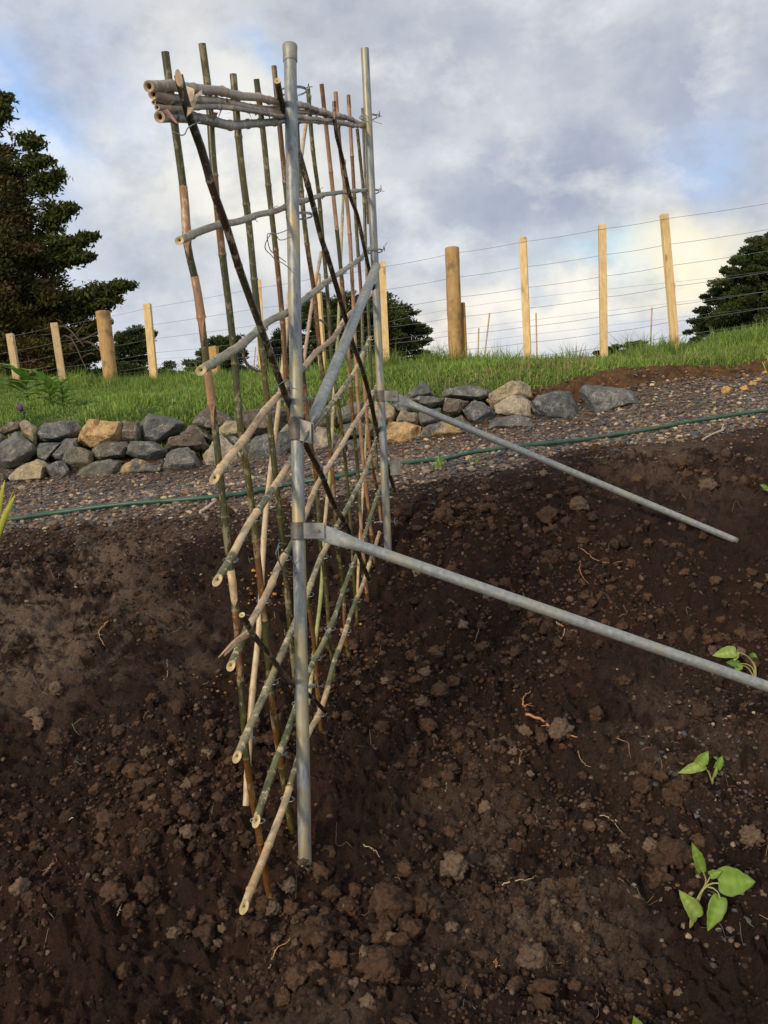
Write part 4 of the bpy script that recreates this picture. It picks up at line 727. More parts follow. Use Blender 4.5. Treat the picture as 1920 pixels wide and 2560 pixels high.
# ------------------------------------------------------------------ trees
def tree(name, lb, d, trunk, out_l, out_r, v0, v1, ncl, leafn, lsz, clr, cols, seed, group=None, dens=1., flat=.55):
    """crown between two profile lines (v -> half widths in px from the trunk line); clumps sit on limbs that leave the trunk"""
    R = random.Random(seed); rg = np.random.default_rng(seed); root = empty(name, lb, 'tree', group); px = d / F
    tb = P(trunk[0], trunk[1], d); zb = float(hbase(tb[0], tb[1])); tb = np.array([tb[0], tb[1], zb - .3]); tt = P(trunk[2], trunk[3], d); g = Geo()
    hgt = tt[2] - tb[2]; r0 = max(.06, hgt * .028); sp_ = spline([tb, (tb + tt) / 2 + rg.normal(size=3) * hgt * .01, tt], 14); tube(g, sp_, np.linspace(r0, r0 * .15, 14), 10)
    V = []; Cc = []; cl = []
    for i in range(ncl):
        v = v0 + (v1 - v0) * (R.random() ** .85); el_ = np.interp(v, [p[0] for p in out_l], [p[1] for p in out_l]); er = np.interp(v, [p[0] for p in out_r], [p[1] for p in out_r]); mid = (el_ + er) / 2; hw = (er - el_) / 2
        th = R.random() * 2 * pi; rr = (R.random() ** .45); u_ = mid + hw * cos(th) * rr * (1 + R.uniform(-.1, .02)); cz = sin(th) * rr * hw * px * .85
        cpt = P(u_, v, d + cz); cl.append((cpt, clr * px * R.uniform(.6, 1.3) * (1 if rr < .8 else .75), rr))
        if i % 2 == 0:
            z_ = np.clip((cpt[2] - hgt * .10 - tb[2]) / hgt, .12, .97); b0 = tb + (tt - tb) * z_; br = spline([b0, b0 + (cpt - b0) * .5 + [0, 0, -.03 * hgt * rr], cpt], 8); tube(g, br, np.linspace(r0 * .30 * (1 - z_ * .6), r0 * .04, 8), 6)
    g.build('trunk', M['bark'], root)
    cv = np.array(cols)
    LV = []; LC = []
    for (c, r, rr) in cl:
        n = int(leafn * R.uniform(.7, 1.2)); dirv = rg.normal(size=(n, 3)); dirv /= np.linalg.norm(dirv, axis=1)[:, None]; rad = r * rg.random((n, 1)) ** .45
        out_ = np.array([c[0] - tb[0], c[1] - tb[1], 0]); out_ = out_ / (np.linalg.norm(out_) + 1e-6)
        p = c + dirv * rad * np.array([1.2, 1.2, flat]) + out_ * rg.random((n, 1)) * r * .5
        ax = dirv * .6 + out_ * .6 + rg.normal(size=(n, 3)) * .5 + np.array([0, 0, .35]); ax /= np.linalg.norm(ax, axis=1)[:, None]; sd_ = np.cross(ax, rg.normal(size=(n, 3))); sd_ /= np.linalg.norm(sd_, axis=1)[:, None] + 1e-9
        L = lsz * (.6 + .8 * rg.random((n, 1))); W_ = L * .38
        tri = np.stack([p - ax * L * .5, p + sd_ * W_ * .5, p + ax * L * .5, p - sd_ * W_ * .5], 1).reshape(-1, 3); LV.append(tri)
        cc = cv[rg.choice(len(cv), 1)[0]] * R.uniform(.75, 1.25); LC.append(np.repeat(cc * (rg.random((n, 1)) * .5 + .75), 4, axis=0))
    LV = np.vstack(LV); LC = np.vstack(LC); Qd = (np.arange(len(LV) // 4) * 4)[:, None] + np.array([[0, 1, 2, 3]])
    npmesh('crown', LV, Qd, M['needle'], root, LC)
DG = [(.058, .058, .017), (.08, .072, .020), (.11, .090, .026), (.040, .042, .014), (.11, .072, .030)]
tree('conifer_tree', 'huge dark conifer filling the left edge of the photo behind the fence', 19., (-150, 1000, -130, 60),
     [(60, -140), (300, -250), (1000, -330)], [(40, -155), (150, -110), (230, -45), (300, -40), (345, -35), (390, 8), (440, 50), (500, 62), (560, 82), (600, 118), (660, 142), (720, 150), (740, 180), (780, 190), (830, 190), (880, 232), (930, 262), (1010, 262)],
     80, 1010, 1500, 250, .105, 40, DG, 3, flat=.72)

# outstretched limbs of the big conifer belong to it: add them to its crown
big_tree = [o for o in COL.objects if o.name == 'conifer_tree'][0]
g = Geo(); LV = []; LC = []; rg = np.random.default_rng(11)
for (a0, b0, a1, b1, n) in [(150, 760, 318, 714, 26), (150, 800, 285, 748, 22), (120, 620, 232, 592, 16), (110, 660, 222, 640, 18), (90, 470, 150, 432, 10), (60, 420, 118, 400, 10), (60, 360, 90, 358, 6), (-40, 260, 14, 236, 8), (-40, 280, 12, 268, 8), (-40, 300, 14, 296, 6), (140, 860, 262, 800, 20), (120, 560, 178, 515, 12), (130, 905, 262, 880, 24), (130, 955, 268, 935, 24), (90, 880, 235, 845, 20), (120, 985, 250, 985, 20)]:
    A_ = P(a0, b0, 18.6); B_ = P(a1, b1, 18.6); s = spline([A_, (A_ + B_) / 2 + [0, 0, -.1], B_], 10); g = Geo(); tube(g, s, np.linspace(.05, .01, 10), 6); g.build('limb', M['bark'], big_tree)
    for i in range(n):
        t = (i + .5) / n; c = A_ + (B_ - A_) * t + rg.normal(size=3) * .07 * (1.4 - t); m_ = 190; p = c + rg.normal(size=(m_, 3)) * np.array([.11, .12, .055]) * (1.25 - .5 * t); ax = rg.normal(size=(m_, 3)) + [.5, 0, .4]; ax /= np.linalg.norm(ax, axis=1)[:, None]; sd_ = np.cross(ax, rg.normal(size=(m_, 3))); sd_ /= np.linalg.norm(sd_, axis=1)[:, None]
        L = .06 * (.6 + .8 * rg.random((m_, 1))); LV.append(np.stack([p - ax * L, p + sd_ * L * .4, p + ax * L, p - sd_ * L * .4], 1).reshape(-1, 3)); LC.append(np.repeat(np.array([(.075, .088, .022)]) * (rg.random((m_, 1)) * .6 + .6), 4, axis=0))
for k in range(16):
    a = random.uniform(-20, 170); b = random.uniform(860, 960); g = Geo(); tube(g, spline([P(a, b, 18.), P(a + 60, b - 30 + random.uniform(-40, 20), 17.8), P(a + random.uniform(60, 140), b + random.uniform(-70, 40), 17.6)], 8), np.linspace(.035, .008, 8), 6); g.build('limb', M['bark'], big_tree)
LV = np.vstack(LV); npmesh('outer_foliage', LV, (np.arange(len(LV) // 4) * 4)[:, None] + np.array([[0, 1, 2, 3]]), M['needle'], big_tree, np.vstack(LC))
FG = [(.042, .062, .018), (.058, .080, .022), (.030, .044, .014), (.078, .092, .027)]
tree('bushy_tree', 'small dark tree between the left round post and the next batten', 30., (345, 1000, 350, 830), [(812, 325), (840, 295), (880, 270), (1000, 255)], [(812, 372), (840, 378), (870, 372), (905, 378), (930, 395), (1000, 380)], 822, 1000, 200, 170, .12, 17, FG, 6, 'small trees beyond the fence')
tree('bushy_tree', 'low dark bush just right of the left-hand batten', 31., (412, 1010, 412, 910), [(900, 400), (1000, 385)], [(900, 424), (930, 436), (1000, 430)], 905, 1000, 36, 110, .13, 12, FG, 8, 'small trees beyond the fence')
tree('bushy_tree', 'mid-sized dark tree behind the two nearest canes', 30., (565, 1010, 560, 850), [(832, 535), (860, 525), (900, 480), (940, 440), (1000, 420)], [(832, 585), (860, 600), (900, 620), (950, 640), (1000, 640)], 845, 1000, 260, 170, .12, 18, FG, 9, 'small trees beyond the fence')
tree('bushy_tree', 'dark tree half hidden behind the near pole', 29., (700, 1000, 700, 830), [(820, 680), (860, 668), (1000, 640)], [(820, 740), (1000, 770)], 830, 1000, 200, 170, .12, 18, FG, 10, 'small trees beyond the fence')
tree('round_tree', 'dense round-crowned tree behind the far pole', 28., (880, 1000, 880, 740), [(722, 765), (760, 750), (850, 730), (1000, 700)], [(722, 870), (735, 960), (750, 1000), (790, 1055), (830, 1075), (870, 1080), (960, 1072)], 738, 980, 620, 180, .12, 23, FG, 12, 'small trees beyond the fence')
tree('spreading_tree', 'tall dark tree rising at the right edge beyond the fence', 24., (1980, 960, 1960, 560), [(575, 1905), (610, 1865), (650, 1825), (690, 1785), (715, 1775), (745, 1755), (790, 1725), (840, 1705), (900, 1705)], [(560, 2050), (700, 2180), (900, 2200)], 585, 880, 700, 200, .11, 23, FG, 13, 'small trees beyond the fence')
tree('low_bush', 'low flat bush on the skyline between two right-hand battens', 30., (1560, 960, 1560, 885), [(855, 1580), (868, 1515), (880, 1485), (940, 1470)], [(855, 1620), (868, 1630), (940, 1650)], 855, 930, 110, 150, .11, 11, FG, 14, 'small trees beyond the fence', flat=.4)

# ------------------------------------------------------------------ pipe frame
frame = empty('pipe_frame', 'galvanised steel pipe frame of two upright poles with sloping stays holding the trellis', 'pipe frame')
def pipe(name, a, b, r, parent=frame, m='galv', n=24, hollow=.84, extra=None):
    g = Geo(); s = a + (b - a) * np.linspace(0, 1, n)[:, None]; rad = np.full(n, r) * (1 + .008 * rng.normal(size=n)); tube(g, s, rad, 22, hollow=hollow); return g.build(name, M[m], parent)
npT = onp(725, 128); npB = onp(763, 2178); fpT = onp(912, 122); fpB = onp(970, 1372)
RP = 16.3 * 2.2 / F
p1 = pipe('pole', npT, npB, RP); p2 = pipe('pole', fpT, fpB + (fpB - fpT) * .04, RP * .98)
tag(p1, 'near pole, streaked with yellow'); tag(p2, 'far pole')
ax = unit(npT - npB); g = Geo(); tube(g, [npT - ax * .030, npT - ax * .028, npT - ax * .006, npT + ax * .010, npT + ax * .016, npT + ax * .017], [RP * 1.08, RP * 1.14, RP * 1.14, RP * 1.2, RP * 1.16, RP * .9], 24); g.build('pole_cap', M['clamp'], frame)
hole = onp(766, 2158) ; g = Geo(); q = npT + (npB - npT) * .992; e = unit(-q - ax * ((-q) @ ax)); e = unit(e + .45 * np.cross(ax, e)); tube(g, [q + e * (RP - .003), q + e * (RP + .0008)], .005, 10, (.01, .01, .01, 1)); g.build('bolt_hole', M['dark'], frame)
# band clamps: a ring round the pole with two ears bolted over the flattened stay end
def clamp(a, b, off, wd, to, toff, seg_h, pole_ax):
    c = onp(a, b, off); g = Geo(); h = seg_h; tube(g, [c - pole_ax * h, c + pole_ax * h], RP * 1.12, 24, caps=False); tube(g, [c + pole_ax * h, c - pole_ax * h], RP * 1.12, 24, caps=True, hollow=.9)
    t = to; dirv = t - c; dirv -= pole_ax * (dirv @ pole_ax) * .6; L = np.linalg.norm(dirv); dirv /= L; vn = unit(np.cross(dirv, pole_ax)); vn = vn if vn @ c < 0 else -vn
    for s_ in (-1, 1): box(g, c + dirv * (RP * .6 + wd / 2) + vn * s_ * .0075 + vn * .002, dirv * wd / 2, vn * .0016, pole_ax * h * .96)
    o = g.build('clamp', M['clamp'], frame, False); bevel(o, .0012)
    g = Geo(); bc = c + dirv * (RP * .6 + wd * .72) + vn * .011; tube(g, [bc - vn * .03, bc + vn * .004], .0052, 6); tube(g, [bc + vn * .004, bc + vn * .010], .0030, 10); g.build('bolt', M['bolt'], o, False)
    return c, dirv, vn, bc
def stay(b0, dv, end, r, parent=frame, flip=False):
    """round pipe with its upper end hammered flat for the bolt"""
    ax_ = unit(end - b0); vn = unit(-b0 - ax_ * ((-b0) @ ax_)); sv = np.cross(ax_, vn); sv, vn = (vn, -sv) if flip else (sv, vn); g = Geo(); seg = 24; L = np.linalg.norm(end - b0); n = 60; ts = np.concatenate([np.linspace(-.018, .16, 18), np.linspace(.16, L, n)[1:]])
    th = np.arange(seg) * 2 * pi / seg; V = []
    for t in ts:
        f = np.clip((t - .03) / .10, 0, 1); f = f * f * (3 - 2 * f); rw = r * (1.45 * (1 - f) + f); rn = r * (.13 * (1 - f) + f)
        if t < 0: rw *= sqrt(max(.05, 1 - (t / .022) ** 2))
        V += [b0 + ax_ * t + sv * cos(h_) * rw + vn * sin(h_) * rn for h_ in th]
    Q = [(i * seg + j, i * seg + (j + 1) % seg, (i + 1) * seg + (j + 1) % seg, (i + 1) * seg + j) for i in range(len(ts) - 1) for j in range(seg)]
    V.append(b0 + ax_ * ts[0]); V.append(end); T_ = [((j + 1) % seg, j, len(V) - 2) for j in range(seg)] + [((len(ts) - 1) * seg + j, (len(ts) - 1) * seg + (j + 1) % seg, len(V) - 1) for j in range(seg)]
    g.add(V, Q, T_); o = g.build('stay_pipe', M['stay'], parent); return o
axn = unit(npT - npB); axf = unit(fpT - fpB)
zc = float(onp(745, 1327) @ fw); b0 = P(800, 1330, zc)
c, dv, vn, bc = clamp(745, 1327, 0, .060, b0, 0, .022, axn); e0 = P(1920, 1717, zc + .04); dirn = e0 - b0; t = 1.
while True:
    q = b0 + dirn * t
    if q[2] < float(H(q[0], q[1])) - .03 or t > 4: break
    t += .02
stay(b0 + vn * .002, dv, b0 + dirn * t, RP * .86)
b0 = P(982, 992, float(onp(952, 990) @ fw))
c, dv, vn, bc = clamp(952, 990, 0, .062, b0, 0, .023, axf); q, dd = hit(1826, 1346); stay(b0, dv, q + unit(q - b0) * .03, RP * .84)
b1 = P(765, 1092, float(onp(741, 1072) @ fw) - .01)
c, dv, vn, bc = clamp(741, 1072, 0, .04, b1, .0, .030, axn)
# cross brace near clamp -> far pole
b = onp(941, 666, .045); o = stay(b1, dv, b, RP, frame, True); o.name = 'brace_pipe'; o.data.name = 'brace_pipe'
# steel bracket on the back of the far pole
c = onp(982, 1168, .0) + NRM * .01; g = Geo(); box(g, c, unit(NRM + fw * .3) * .022, fw * .003, U0 * .038); box(g, c + unit(NRM + fw * .3) * .022, fw * .022, NRM * .003, U0 * .038); bevel(g.build('bracket', M['clamp'], frame, False), .002)

# ------------------------------------------------------------------ bamboo trellis
trel = empty('bamboo_trellis', 'tall trellis of upright, crosswise and slanting bamboo canes tied with wire to the pipe poles', 'trellis')
GREEN = (.052, .052, .009); OLV = (.080, .068, .014); BRN = (.135, .060, .014); TAN = (.52, .35, .19); PINK = (.64, .46, .26); GRY = (.27, .26, .20); GGR = (.135, .135, .062); DRK = (.030, .020, .011); DRK2 = (.045, .024, .012); DRY = (.29, .22, .155); PALE = (.58, .44, .26)
def cane(name, pxs, off, wpx, pal, node=.19, seed=0, bumpk=1.16, flick=.7, hollow=.5, capc=(.55, .42, .22, 0), parent=trel, offs=None, taper=1., kink=.0, lab=None, obl=0):
    R = random.Random(seed); pts = np.array([onp(p[0], p[1], (offs[i] if offs else off)) for i, p in enumerate(pxs)]); s = spline(pts, 90)
    L = np.concatenate([[0], np.cumsum(np.linalg.norm(np.diff(s, axis=0), axis=1))]); tot = L[-1]; d_ = pts @ fw
    r0 = wpx * np.median(d_) / F / 2 if not isinstance(wpx, tuple) else None
    r_a = (wpx[0] * d_[0] if isinstance(wpx, tuple) else 0) / F / 2; r_b = (wpx[1] * d_[-1] if isinstance(wpx, tuple) else 0) / F / 2
    nodes = []; t = R.uniform(.03, node)
    while t < tot - .015: nodes.append(t); t += node * R.uniform(.75, 1.25)
    st = [0.]; 
    for nd in nodes: st += [nd - .008, nd - .0035, nd - .0008, nd + .0008, nd + .004, nd + .009]
    st.append(tot); ex = np.arange(.03, tot, .035); st = sorted(set([x for x in st if 0 <= x <= tot] + [x for x in ex if all(abs(x - nd) > .015 for nd in nodes)]))
    st = np.array(st); C = np.stack([np.interp(st, L, s[:, k]) for k in range(3)], 1); rad = []; cols = []; seg_c = [R.choice(pal) for _ in range(len(nodes) + 1)]
    T0 = unit(C[-1] - C[0]); sv = unit(np.cross(T0, [.3, .8, .1])); hv = np.cross(T0, sv); ko = [(R.uniform(-1, 1) * kink, R.uniform(-1, 1) * kink) for _ in range(len(nodes) + 2)]
    ndx = [0] + nodes + [tot]
    for i, x_ in enumerate(st):
        rr = (r0 * (1 + (taper - 1) * x_ / tot)) if r0 else r_a + (r_b - r_a) * x_ / tot; k = int(np.searchsorted(nodes, x_)); dn = min([abs(x_ - nd) for nd in nodes] or [9])
        rr *= 1 + (bumpk - 1) * exp(-(dn / .0035) ** 2) - .03 * (dn > .02); rad.append(rr); c = np.array(seg_c[k]); 
        fr = (x_ - (nodes[k - 1] if k > 0 else 0)) / max(.01, ((nodes[k] if k < len(nodes) else tot) - (nodes[k - 1] if k > 0 else 0)))
        if dn < .0025: c = c * .6 + np.array((.30, .24, .14)) * .4
        cols.append((*c, flick)); o2 = [np.interp(x_, ndx, [q[j] for q in ko]) for j in (0, 1)]; C[i] += sv * o2[0] + hv * o2[1]
    g = Geo(); tube(g, C, np.array(rad), 14, np.array(cols), True, hollow, np.array(capc))
    if obl:      # slanting cut at the near end
        T0_ = unit(C[1] - C[0]); wv = unit(-C[0] - T0_ * (-C[0] @ T0_)); k_ = obl * R.uniform(.7, 1.3)
        a_ = g.v[0][:14]; a_ += T0_ * ((a_ - C[0]) @ wv)[:, None] * k_; a_ = g.v[1]; a_ += T0_ * ((a_ - C[0]) @ wv)[:, None] * k_
    o = g.build(name, M['bamboo'], parent)
    if lab: o['label'] = lab
    return o, C, np.array(rad)
def sheath(o, C, rad, i0, i1, col, seed=0, face=None):
    """torn papery sheath wrapped part way round the cane"""
    R = random.Random(seed); i0 = max(0, i0); i1 = min(len(C) - 1, i1); T, N, B = frames(C); V = []; n = 9; m = i1 - i0 + 1
    for i in range(i0, i1 + 1):
        f = (i - i0) / max(1, m - 1); hw = 1.9 * (1 - f ** 1.5) + .12; cen = 2.2 + R.uniform(-.12, .12); tocam = -C[i]; tc_ = unit(tocam - T[i] * (tocam @ T[i])); bt = np.cross(T[i], tc_)
        for j in range(n): a = (j / (n - 1) * 2 - 1) * hw + .3; V.append(C[i] + (tc_ * cos(a) + bt * sin(a)) * (rad[i] * 1.02 + .0008 + (.004 * f if j == 0 else 0)))
    Q = [(i * n + j, i * n + j + 1, (i + 1) * n + j + 1, (i + 1) * n + j) for i in range(m - 1) for j in range(n - 1)]; g = Geo(); g.add(V, Q, None, (*col, .6)); q = g.build('sheath', M['bamboo'], o); md = q.modifiers.new('thick', 'SOLIDIFY'); md.thickness = .0008
VC = [
 [(413,130),(437,314),(460,486),(471,628),(487,695),(507,830),(519,931),(538,1073),(557,1250),(569,1362),(587,1510),(605,1751),(623,1950),(644,2067),(659,2161),(684,2290)],
 [(505,109),(519,213),(532,396),(555,628),(572,762),(585,881),(605,1100),(619,1184),(642,1374),(660,1540),(682,1778),(705,1926),(719,2014),(731,2100)],
 [(583,186),(602,400),(624,576),(636,705),(653,857),(680,1110),(706,1350),(724,1555),(738,1700),(752,1850)],
 [(641,198),(658,333),(671,464),(688,613),(707,810),(713,908),(726,1060),(748,1300),(768,1495),(783,1586),(792,1706),(802,1825)],
 [(685,165),(699,314),(710,426),(730,640),(757,931),(764,999),(774,1090),(789,1181),(801,1359),(813,1450),(828,1631),(838,1700)],
 [(738,240),(749,426),(770,628),(784,719),(798,864),(815,1009),(831,1181),(845,1377),(859,1480),(862,1570),(875,1660)],
 [(770,223),(783,381),(796,479),(807,600),(821,762),(833,931),(848,1022),(866,1181),(877,1322),(886,1465),(893,1560)],
 [(804,210),(822,381),(833,486),(852,671),(869,864),(880,1016),(895,1187),(904,1337),(913,1440),(919,1505)],
 [(839,230),(848,352),(869,520),(882,729),(894,982),(910,1169),(928,1331),(940,1432)],
 [(871,238),(880,389),(895,628),(901,705),(911,965),(919,1066),(931,1166),(946,1241),(956,1370)],
 [(893,322),(910,501),(914,613),(923,830),(930,965),(936,1060),(944,1180)],
 [(906,271),(912,420),(920,560)]]
VW = [18, 17.5, 17, 14, 12.5, 12, 10.5, 10.5, 10.5, 9.5, 8.5, 7]
pals = [[GREEN, GREEN, BRN, OLV], [GREEN, BRN, OLV], [OLV, BRN, GREEN], [BRN, OLV, GREEN], [OLV, GREEN, BRN], [BRN, GREEN, OLV], [GREEN, GREEN, OLV], [GREEN, BRN, (.34, .18, .10)], [(.33, .17, .09), BRN, (.36, .20, .11)], [(.34, .17, .09), OLV, BRN], [OLV, GREEN], [OLV]]
CN = []
for i, pxs in enumerate(VC):
    o, C, rad = cane('upright_cane', pxs, OV, VW[i], pals[i], .2, 40 + i, flick=.28, taper=.85 if i > 1 else 1.); CN.append((o, C, rad))
o, C, rad = CN[0]; pv = np.array([1280 - F * (c @ up) / (c @ fw) for c in C])
def iv(v): return int(np.argmin(np.abs(pv - v)))
for a, b, sd_ in [(488, 662, 1), (697, 860, 2), (890, 1070, 3), (1425, 1510, 4)]: sheath(o, C, rad, iv(a), iv(b), (.34, .185, .095) if sd_ < 4 else TAN, sd_)
# pale canes slanting the other way, behind the uprights
cane('slanting_cane', [(775, 240), (751, 415), (728, 690), (699, 1000), (663, 1300), (645, 1600), (632, 1720), (622, 1870), (615, 2014)], -.085, (9, 17), [PALE, (.52, .38, .24), (.55, .42, .27)], .24, 71)
cane('slanting_cane', [(803, 631), (780, 760), (757, 925), (742, 1040)], -.08, 9, [(.45, .33, .23)], .3, 72, lab='short pale stick slanting behind the near pole')
cane('slanting_cane', [(862, 400), (853, 620), (845, 830), (833, 1018), (825, 1180), (813, 1300), (801, 1500), (789, 1600), (771, 1760)], -.085, (7, 11), [(.36, .33, .14), (.46, .36, .20), (.30, .32, .12)], .2, 73, lab='yellow-green slanting cane')
cane('slanting_cane', [(918, 1050), (906, 1250), (897, 1400), (893, 1500)], -.075, 7, [(.30, .30, .13), TAN], .2, 74)
RAILS = [
 [(446,602),(489,583),(546,565),(602,553),(639,538),(688,527),(714,516),(755,503),(807,488),(845,481),(874,479),(918,475)],
 [(504,925),(602,860),(643,827),(676,800),(713,783),(757,752),(805,712),(845,685),(886,658),(925,622)],
 [(535,1196),(572,1145),(621,1084),(660,1030),(700,985),(757,921),(791,881),(828,850),(862,800),(900,762),(930,735)],
 [(545,1452),(575,1398),(621,1313),(651,1271),(678,1229),(726,1157),(765,1087),(789,1060),(816,1027),(848,985),(886,928),(913,871),(924,845)],
 [(575,1664),(618,1571),(645,1525),(669,1477),(693,1422),(723,1374),(765,1283),(789,1223),(819,1172),(856,1109),(889,1054),(919,1009),(942,965)],
 [(593,1893),(614,1842),(636,1791),(669,1721),(696,1655),(729,1580),(771,1477),(789,1428),(819,1362),(844,1310),(868,1271),(889,1229),(916,1169),(934,1115),(948,1088)],
 [(641,2052),(656,2004),(671,1961),(695,1893),(711,1854),(738,1775),(771,1679),(801,1619),(832,1552),(862,1465),(892,1389),(916,1326),(931,1277),(953,1215)],
 [(609,2269),(632,2212),(652,2163),(668,2122),(685,2079),(707,2024),(724,1975),(741,1917),(777,1824),(801,1781),(816,1736),(835,1661),(856,1601),(874,1540),(889,1501),(907,1459),(928,1392),(949,1331)]]
RW = [(21, 8.5), (25, 10), (22.5, 10), (22, 9.5), (21.5, 9.5), (21.5, 9), (20, 9), (22, 9)]
rp = [[GRY, (.24, .20, .15)], [(.27, .27, .20), (.22, .235, .16), (.33, .29, .21)], [PINK, (.46, .31, .19), GGR], [GGR, PINK, (.44, .36, .22), GGR], [PINK, TAN, GGR, (.50, .36, .22)], [GGR, (.44, .36, .20), (.28, .24, .14)], [GGR, (.13, .145, .05), (.22, .22, .10)], [TAN, PINK, GGR, TAN]]
CR = []
for i, pxs in enumerate(RAILS): CR.append(cane('cross_cane', pxs, OR, RW[i], rp[i], .17, 80 + i, 1.2, 1. if i > 2 else .35, capc=(.56, .43, .22, 0), hollow=.3, kink=.002, obl=1.1 if i > 0 else .6))
# splintered sheath at the fifth rail end
g = Geo(); q0 = onp(622, 1582, -.02); q1 = onp(560, 1640, -.015)
for k in range(5): e = q1 + rng.normal(size=3) * .008; tube(g, spline([q0 + rng.normal(size=3) * .004, (q0 + e) / 2 + rng.normal(size=3) * .003, e], 6), [.007, .006, .006, .005, .003, .001], 5, (.56, .38, .22, .3))
g.build('torn_sheath', M['bamboo'], CR[4][0])
# top bundle
BUN = [([(370,211),(450,215),(527,226),(600,238),(688,252),(770,269),(845,290),(914,312)], (29, 10), [(.10, .075, .055), DRY, (.36, .27, .18), (.28, .21, .15)], 0), ([(384,239),(440,246),(500,251),(564,258),(620,266),(676,280),(720,286)], (27, 14), [DRY, (.30, .23, .17), (.17, .13, .10)], -.004),
       ([(383,258),(450,262),(530,262),(610,264),(690,276),(760,283)], (12, 9), [(.30, .24, .18), (.12, .09, .07)], -.02), ([(392,265),(460,270),(530,268),(600,272),(680,285),(800,298),(905,316)], (15, 9), [(.16, .12, .09), DRY], .012),
       ([(400,288),(450,294),(490,296),(564,309),(639,307),(706,301),(751,299),(826,307),(912,316)], (30, 9), [(.17, .17, .14), (.22, .21, .17), (.14, .15, .12)], -.006)]
for i, (pxs, wp, pal, of) in enumerate(BUN): o, C, rad = cane('bundle_cane', pxs, OR + of, wp, pal, .13, 95 + i, 1.2, .6, hollow=.5, capc=(.42, .30, .17, 0), kink=.003)
cane('bundle_cane', [(500, 252), (560, 256), (640, 266), (700, 274), (780, 283), (860, 300)], OR - .02, 14, [(.26, .20, .15), DRY], .1, 99, kink=.004)
R9 = random.Random(5); g = Geo()
for k in range(46):      # loose papery bits on the bundle
    u_ = R9.uniform(400, 900); v_ = np.interp(u_, [400, 560, 700, 910], [262, 262, 280, 312]) + R9.uniform(-28, 28) * np.interp(u_, [400, 910], [1, .3]); p = onp(u_, v_, OR + R9.uniform(-.01, .02)); e = p + np.array([R9.uniform(-1, 1), R9.uniform(-1, 1), R9.uniform(-1.3, .6)]) * .018; sd_ = unit(rng.normal(size=3)) * .005
    g.add([p - sd_, p + sd_, e + sd_ * .5, e - sd_ * .2], [(0, 1, 2, 3)], None, (*[c * R9.uniform(.6, 1.3) for c in (.40, .30, .20)], .5))
o = g.build('dry_sheath_shreds', M['bamboo'], trel, False); o['kind'] = 'stuff'
g = Geo()
leaf(g, onp(468, 215, -.01), onp(470, 262, .0), .028, (.42, .31, .21), n=6, heart=False); leaf(g, onp(505, 228, 0), onp(462, 262, .01), .018, (.45, .33, .22), n=6, heart=False); g.build('sheath', M['bamboo'], trel)
# dark diagonals
DI = [([(446,187),(467,269),(504,374),(534,479),(568,572),(595,661),(626,749),(656,830),(683,904),(710,979),(735,1040),(759,1099),(801,1181),(832,1256),(862,1307),(892,1374),(922,1449)], (24, 11), [-.002]*9 + [-.012, -.03, -.02] + [-.008]*5),
      ([(693,202),(704,258),(725,320),(747,381),(766,449),(785,520),(803,595),(818,639),(838,705),(859,779),(879,850),(906,925),(926,999),(940,1066),(955,1120),(970,1175),(985,1223),(992,1250)], (17, 10), [-.008, -.022, -.03, -.02] + [-.008]*9 + [-.02, -.03, -.03, -.03, -.03]),
      ([(835,254),(839,322),(856,396),(874,486),(893,538),(909,611),(923,675),(936,730)], (10, 10), [-.008]*8),
      ([(605,1537),(633,1586),(669,1631),(699,1673),(732,1712),(774,1739),(813,1779)], (16, 11), [-.004, -.004, -.004, -.01, -.028, -.02, -.01])]
for i, (pxs, wp, of) in enumerate(DI): cane('diagonal_cane', pxs, 0, wp, [DRK, DRK2, DRK, (.04, .035, .014)], .21, 110 + i, 1.13, .35, offs=of, hollow=.3 if i else .15, capc=(.50, .35, .20, 0) if i != 3 else (.62, .55, .33, 0))
g = Geo(); c0_ = onp(447, 196, .012); a1_ = unit(onp(447, 186, .0) - onp(452, 222, .0)); s1_ = unit(np.cross(a1_, fw)); V = [c0_ - fw * .002] + [c0_ - fw * .002 + a1_ * .014 * cos(t) + s1_ * .006 * sin(t) for t in np.linspace(0, 2 * pi, 20)[:-1]] + [c0_ + fw * .010 + a1_ * .012 * cos(t) + s1_ * .0055 * sin(t) for t in np.linspace(0, 2 * pi, 20)[:-1]]
g.add(V, [(1 + i, 1 + (i + 1) % 19, 20 + (i + 1) % 19, 20 + i) for i in range(19)], [(0, 1 + i, 1 + (i + 1) % 19) for i in range(19)], (.46, .33, .20, .1)); g.build('cut_face', M['bamboo'], trel, False)
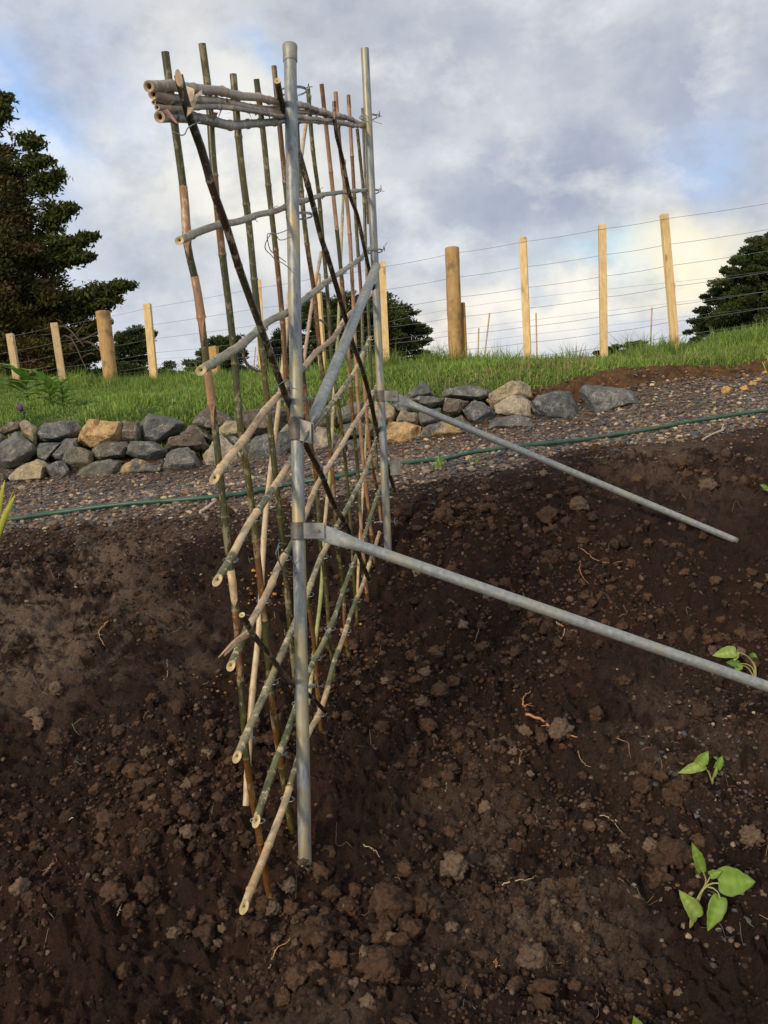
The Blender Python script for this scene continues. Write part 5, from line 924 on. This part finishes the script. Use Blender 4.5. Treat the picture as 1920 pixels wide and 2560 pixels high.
# wire ties
def tie(p, e, b_, n_, a, b, parent=trel, r=.0011, turns=1.6, tail=True, sd=0):
    R = random.Random(sd); th = np.linspace(0, 2 * pi * turns, int(22 * turns)); k = np.linspace(-.5, .5, len(th)); s = p + e[None] * (a * np.cos(th))[:, None] + n_[None] * (b * np.sin(th))[:, None] + b_[None] * (k * .006)[:, None]
    g = Geo(); tube(g, s, r, 6)
    if tail:
        t0 = s[-1]; q = [t0]; 
        for i in range(1, 8): q.append(t0 + (e * .5 + b_ * R.uniform(-1, 1) + n_ * .7) * .0035 * i + (b_ * cos(i * 2.1) + e * sin(i * 2.1)) * .0022)
        tube(g, q, r * 1.1, 5); tube(g, [q[-1], q[-1] + (b_ * R.uniform(-1, 1) + n_ + e * R.uniform(-1, 1)) * .010], r, 5)
    return g.build('wire_tie', M['wire'], parent)
def isect(A_, B_):
    for i in range(len(A_) - 1):
        for j in range(len(B_) - 1):
            p, r_ = np.array(A_[i], float), np.array(A_[i + 1], float) - A_[i]; q, s_ = np.array(B_[j], float), np.array(B_[j + 1], float) - B_[j]; cr = r_[0] * s_[1] - r_[1] * s_[0]
            if abs(cr) < 1e-9: continue
            t = ((q - p)[0] * s_[1] - (q - p)[1] * s_[0]) / cr; u_ = ((q - p)[0] * r_[1] - (q - p)[1] * r_[0]) / cr
            if 0 <= t <= 1 and 0 <= u_ <= 1: return p + r_ * t
    return None
nt = 0
for ri in range(8):
    for vi in range(11):
        x_ = isect(RAILS[ri], VC[vi])
        if x_ is None or random.random() < .12: continue
        p = onp(x_[0], x_[1], (OV + OR) / 2); dn = unit(np.cross(NRM, [0, 0, 1])); sg = 1 if (ri + vi) % 2 else -1; e = unit(dn * sg * random.uniform(.3, .8) + np.array([0, 0, 1.])); b_ = np.cross(e, NRM); rs = (VW[vi] + RW[ri][0] * .7) * (p @ fw) / F / 2 * .60
        tie(p + NRM * .003, e, b_, NRM, rs * .72, .018, sd=nt, r=.0009); nt += 1
        if nt > 80: break
for (a, b, off) in [(733, 228, 0), (737, 1000, 0), (747, 1340, -.01), (748, 540, 0), (921, 293, 0), (926, 480, 0), (934, 628, .01), (962, 1305, 0), (757, 1715, -.01)]:
    p = onp(a, b, off - .012); tie(p, unit(np.cross(NRM, axn)), axn, NRM, RP * 1.25, RP * 1.5 + .012, r=.0013, turns=2.2, sd=nt); nt += 1
# loose wire loops hanging by the near pole
for L_ in ([(722, 574), (690, 585), (668, 590), (672, 615), (695, 640), (715, 655)], [(728, 592), (700, 600), (672, 592), (665, 605), (680, 640), (720, 668), (733, 680)], [(700, 1365), (690, 1385), (700, 1410), (725, 1430), (740, 1425), (728, 1395), (705, 1375)], [(715, 1360), (695, 1372), (698, 1400), (735, 1440), (742, 1430)], [(690, 985), (684, 975), (700, 960), (722, 952), (733, 975)], [(500, 305), (470, 320), (455, 338), (432, 330)], [(905, 280), (930, 300), (955, 310)], [(915, 305), (940, 295), (953, 290)]):
    g = Geo(); tube(g, spline([onp(a, b, .0 + .01 * math.sin(i)) for i, (a, b) in enumerate(L_)], 40), .0012, 6); g.build('wire_loop', M['wire'], trel)
g = Geo(); s = spline([onp(602, 862, -.03), onp(612, 900, -.03), onp(630, 920, -.035), onp(652, 928, -.05)], 16); tube(g, s, .0035, 6, (.17, .14, .12, .3)); g.build('bark_strip', M['bamboo'], trel); g = Geo(); s = spline([onp(800, 800, -.05), onp(812, 808, -.05), onp(824, 830, -.05), onp(826, 850, -.05)], 12); tube(g, s, .0035, 6, (.25, .17, .12, .3)); g.build('bark_strip', M['bamboo'], trel)
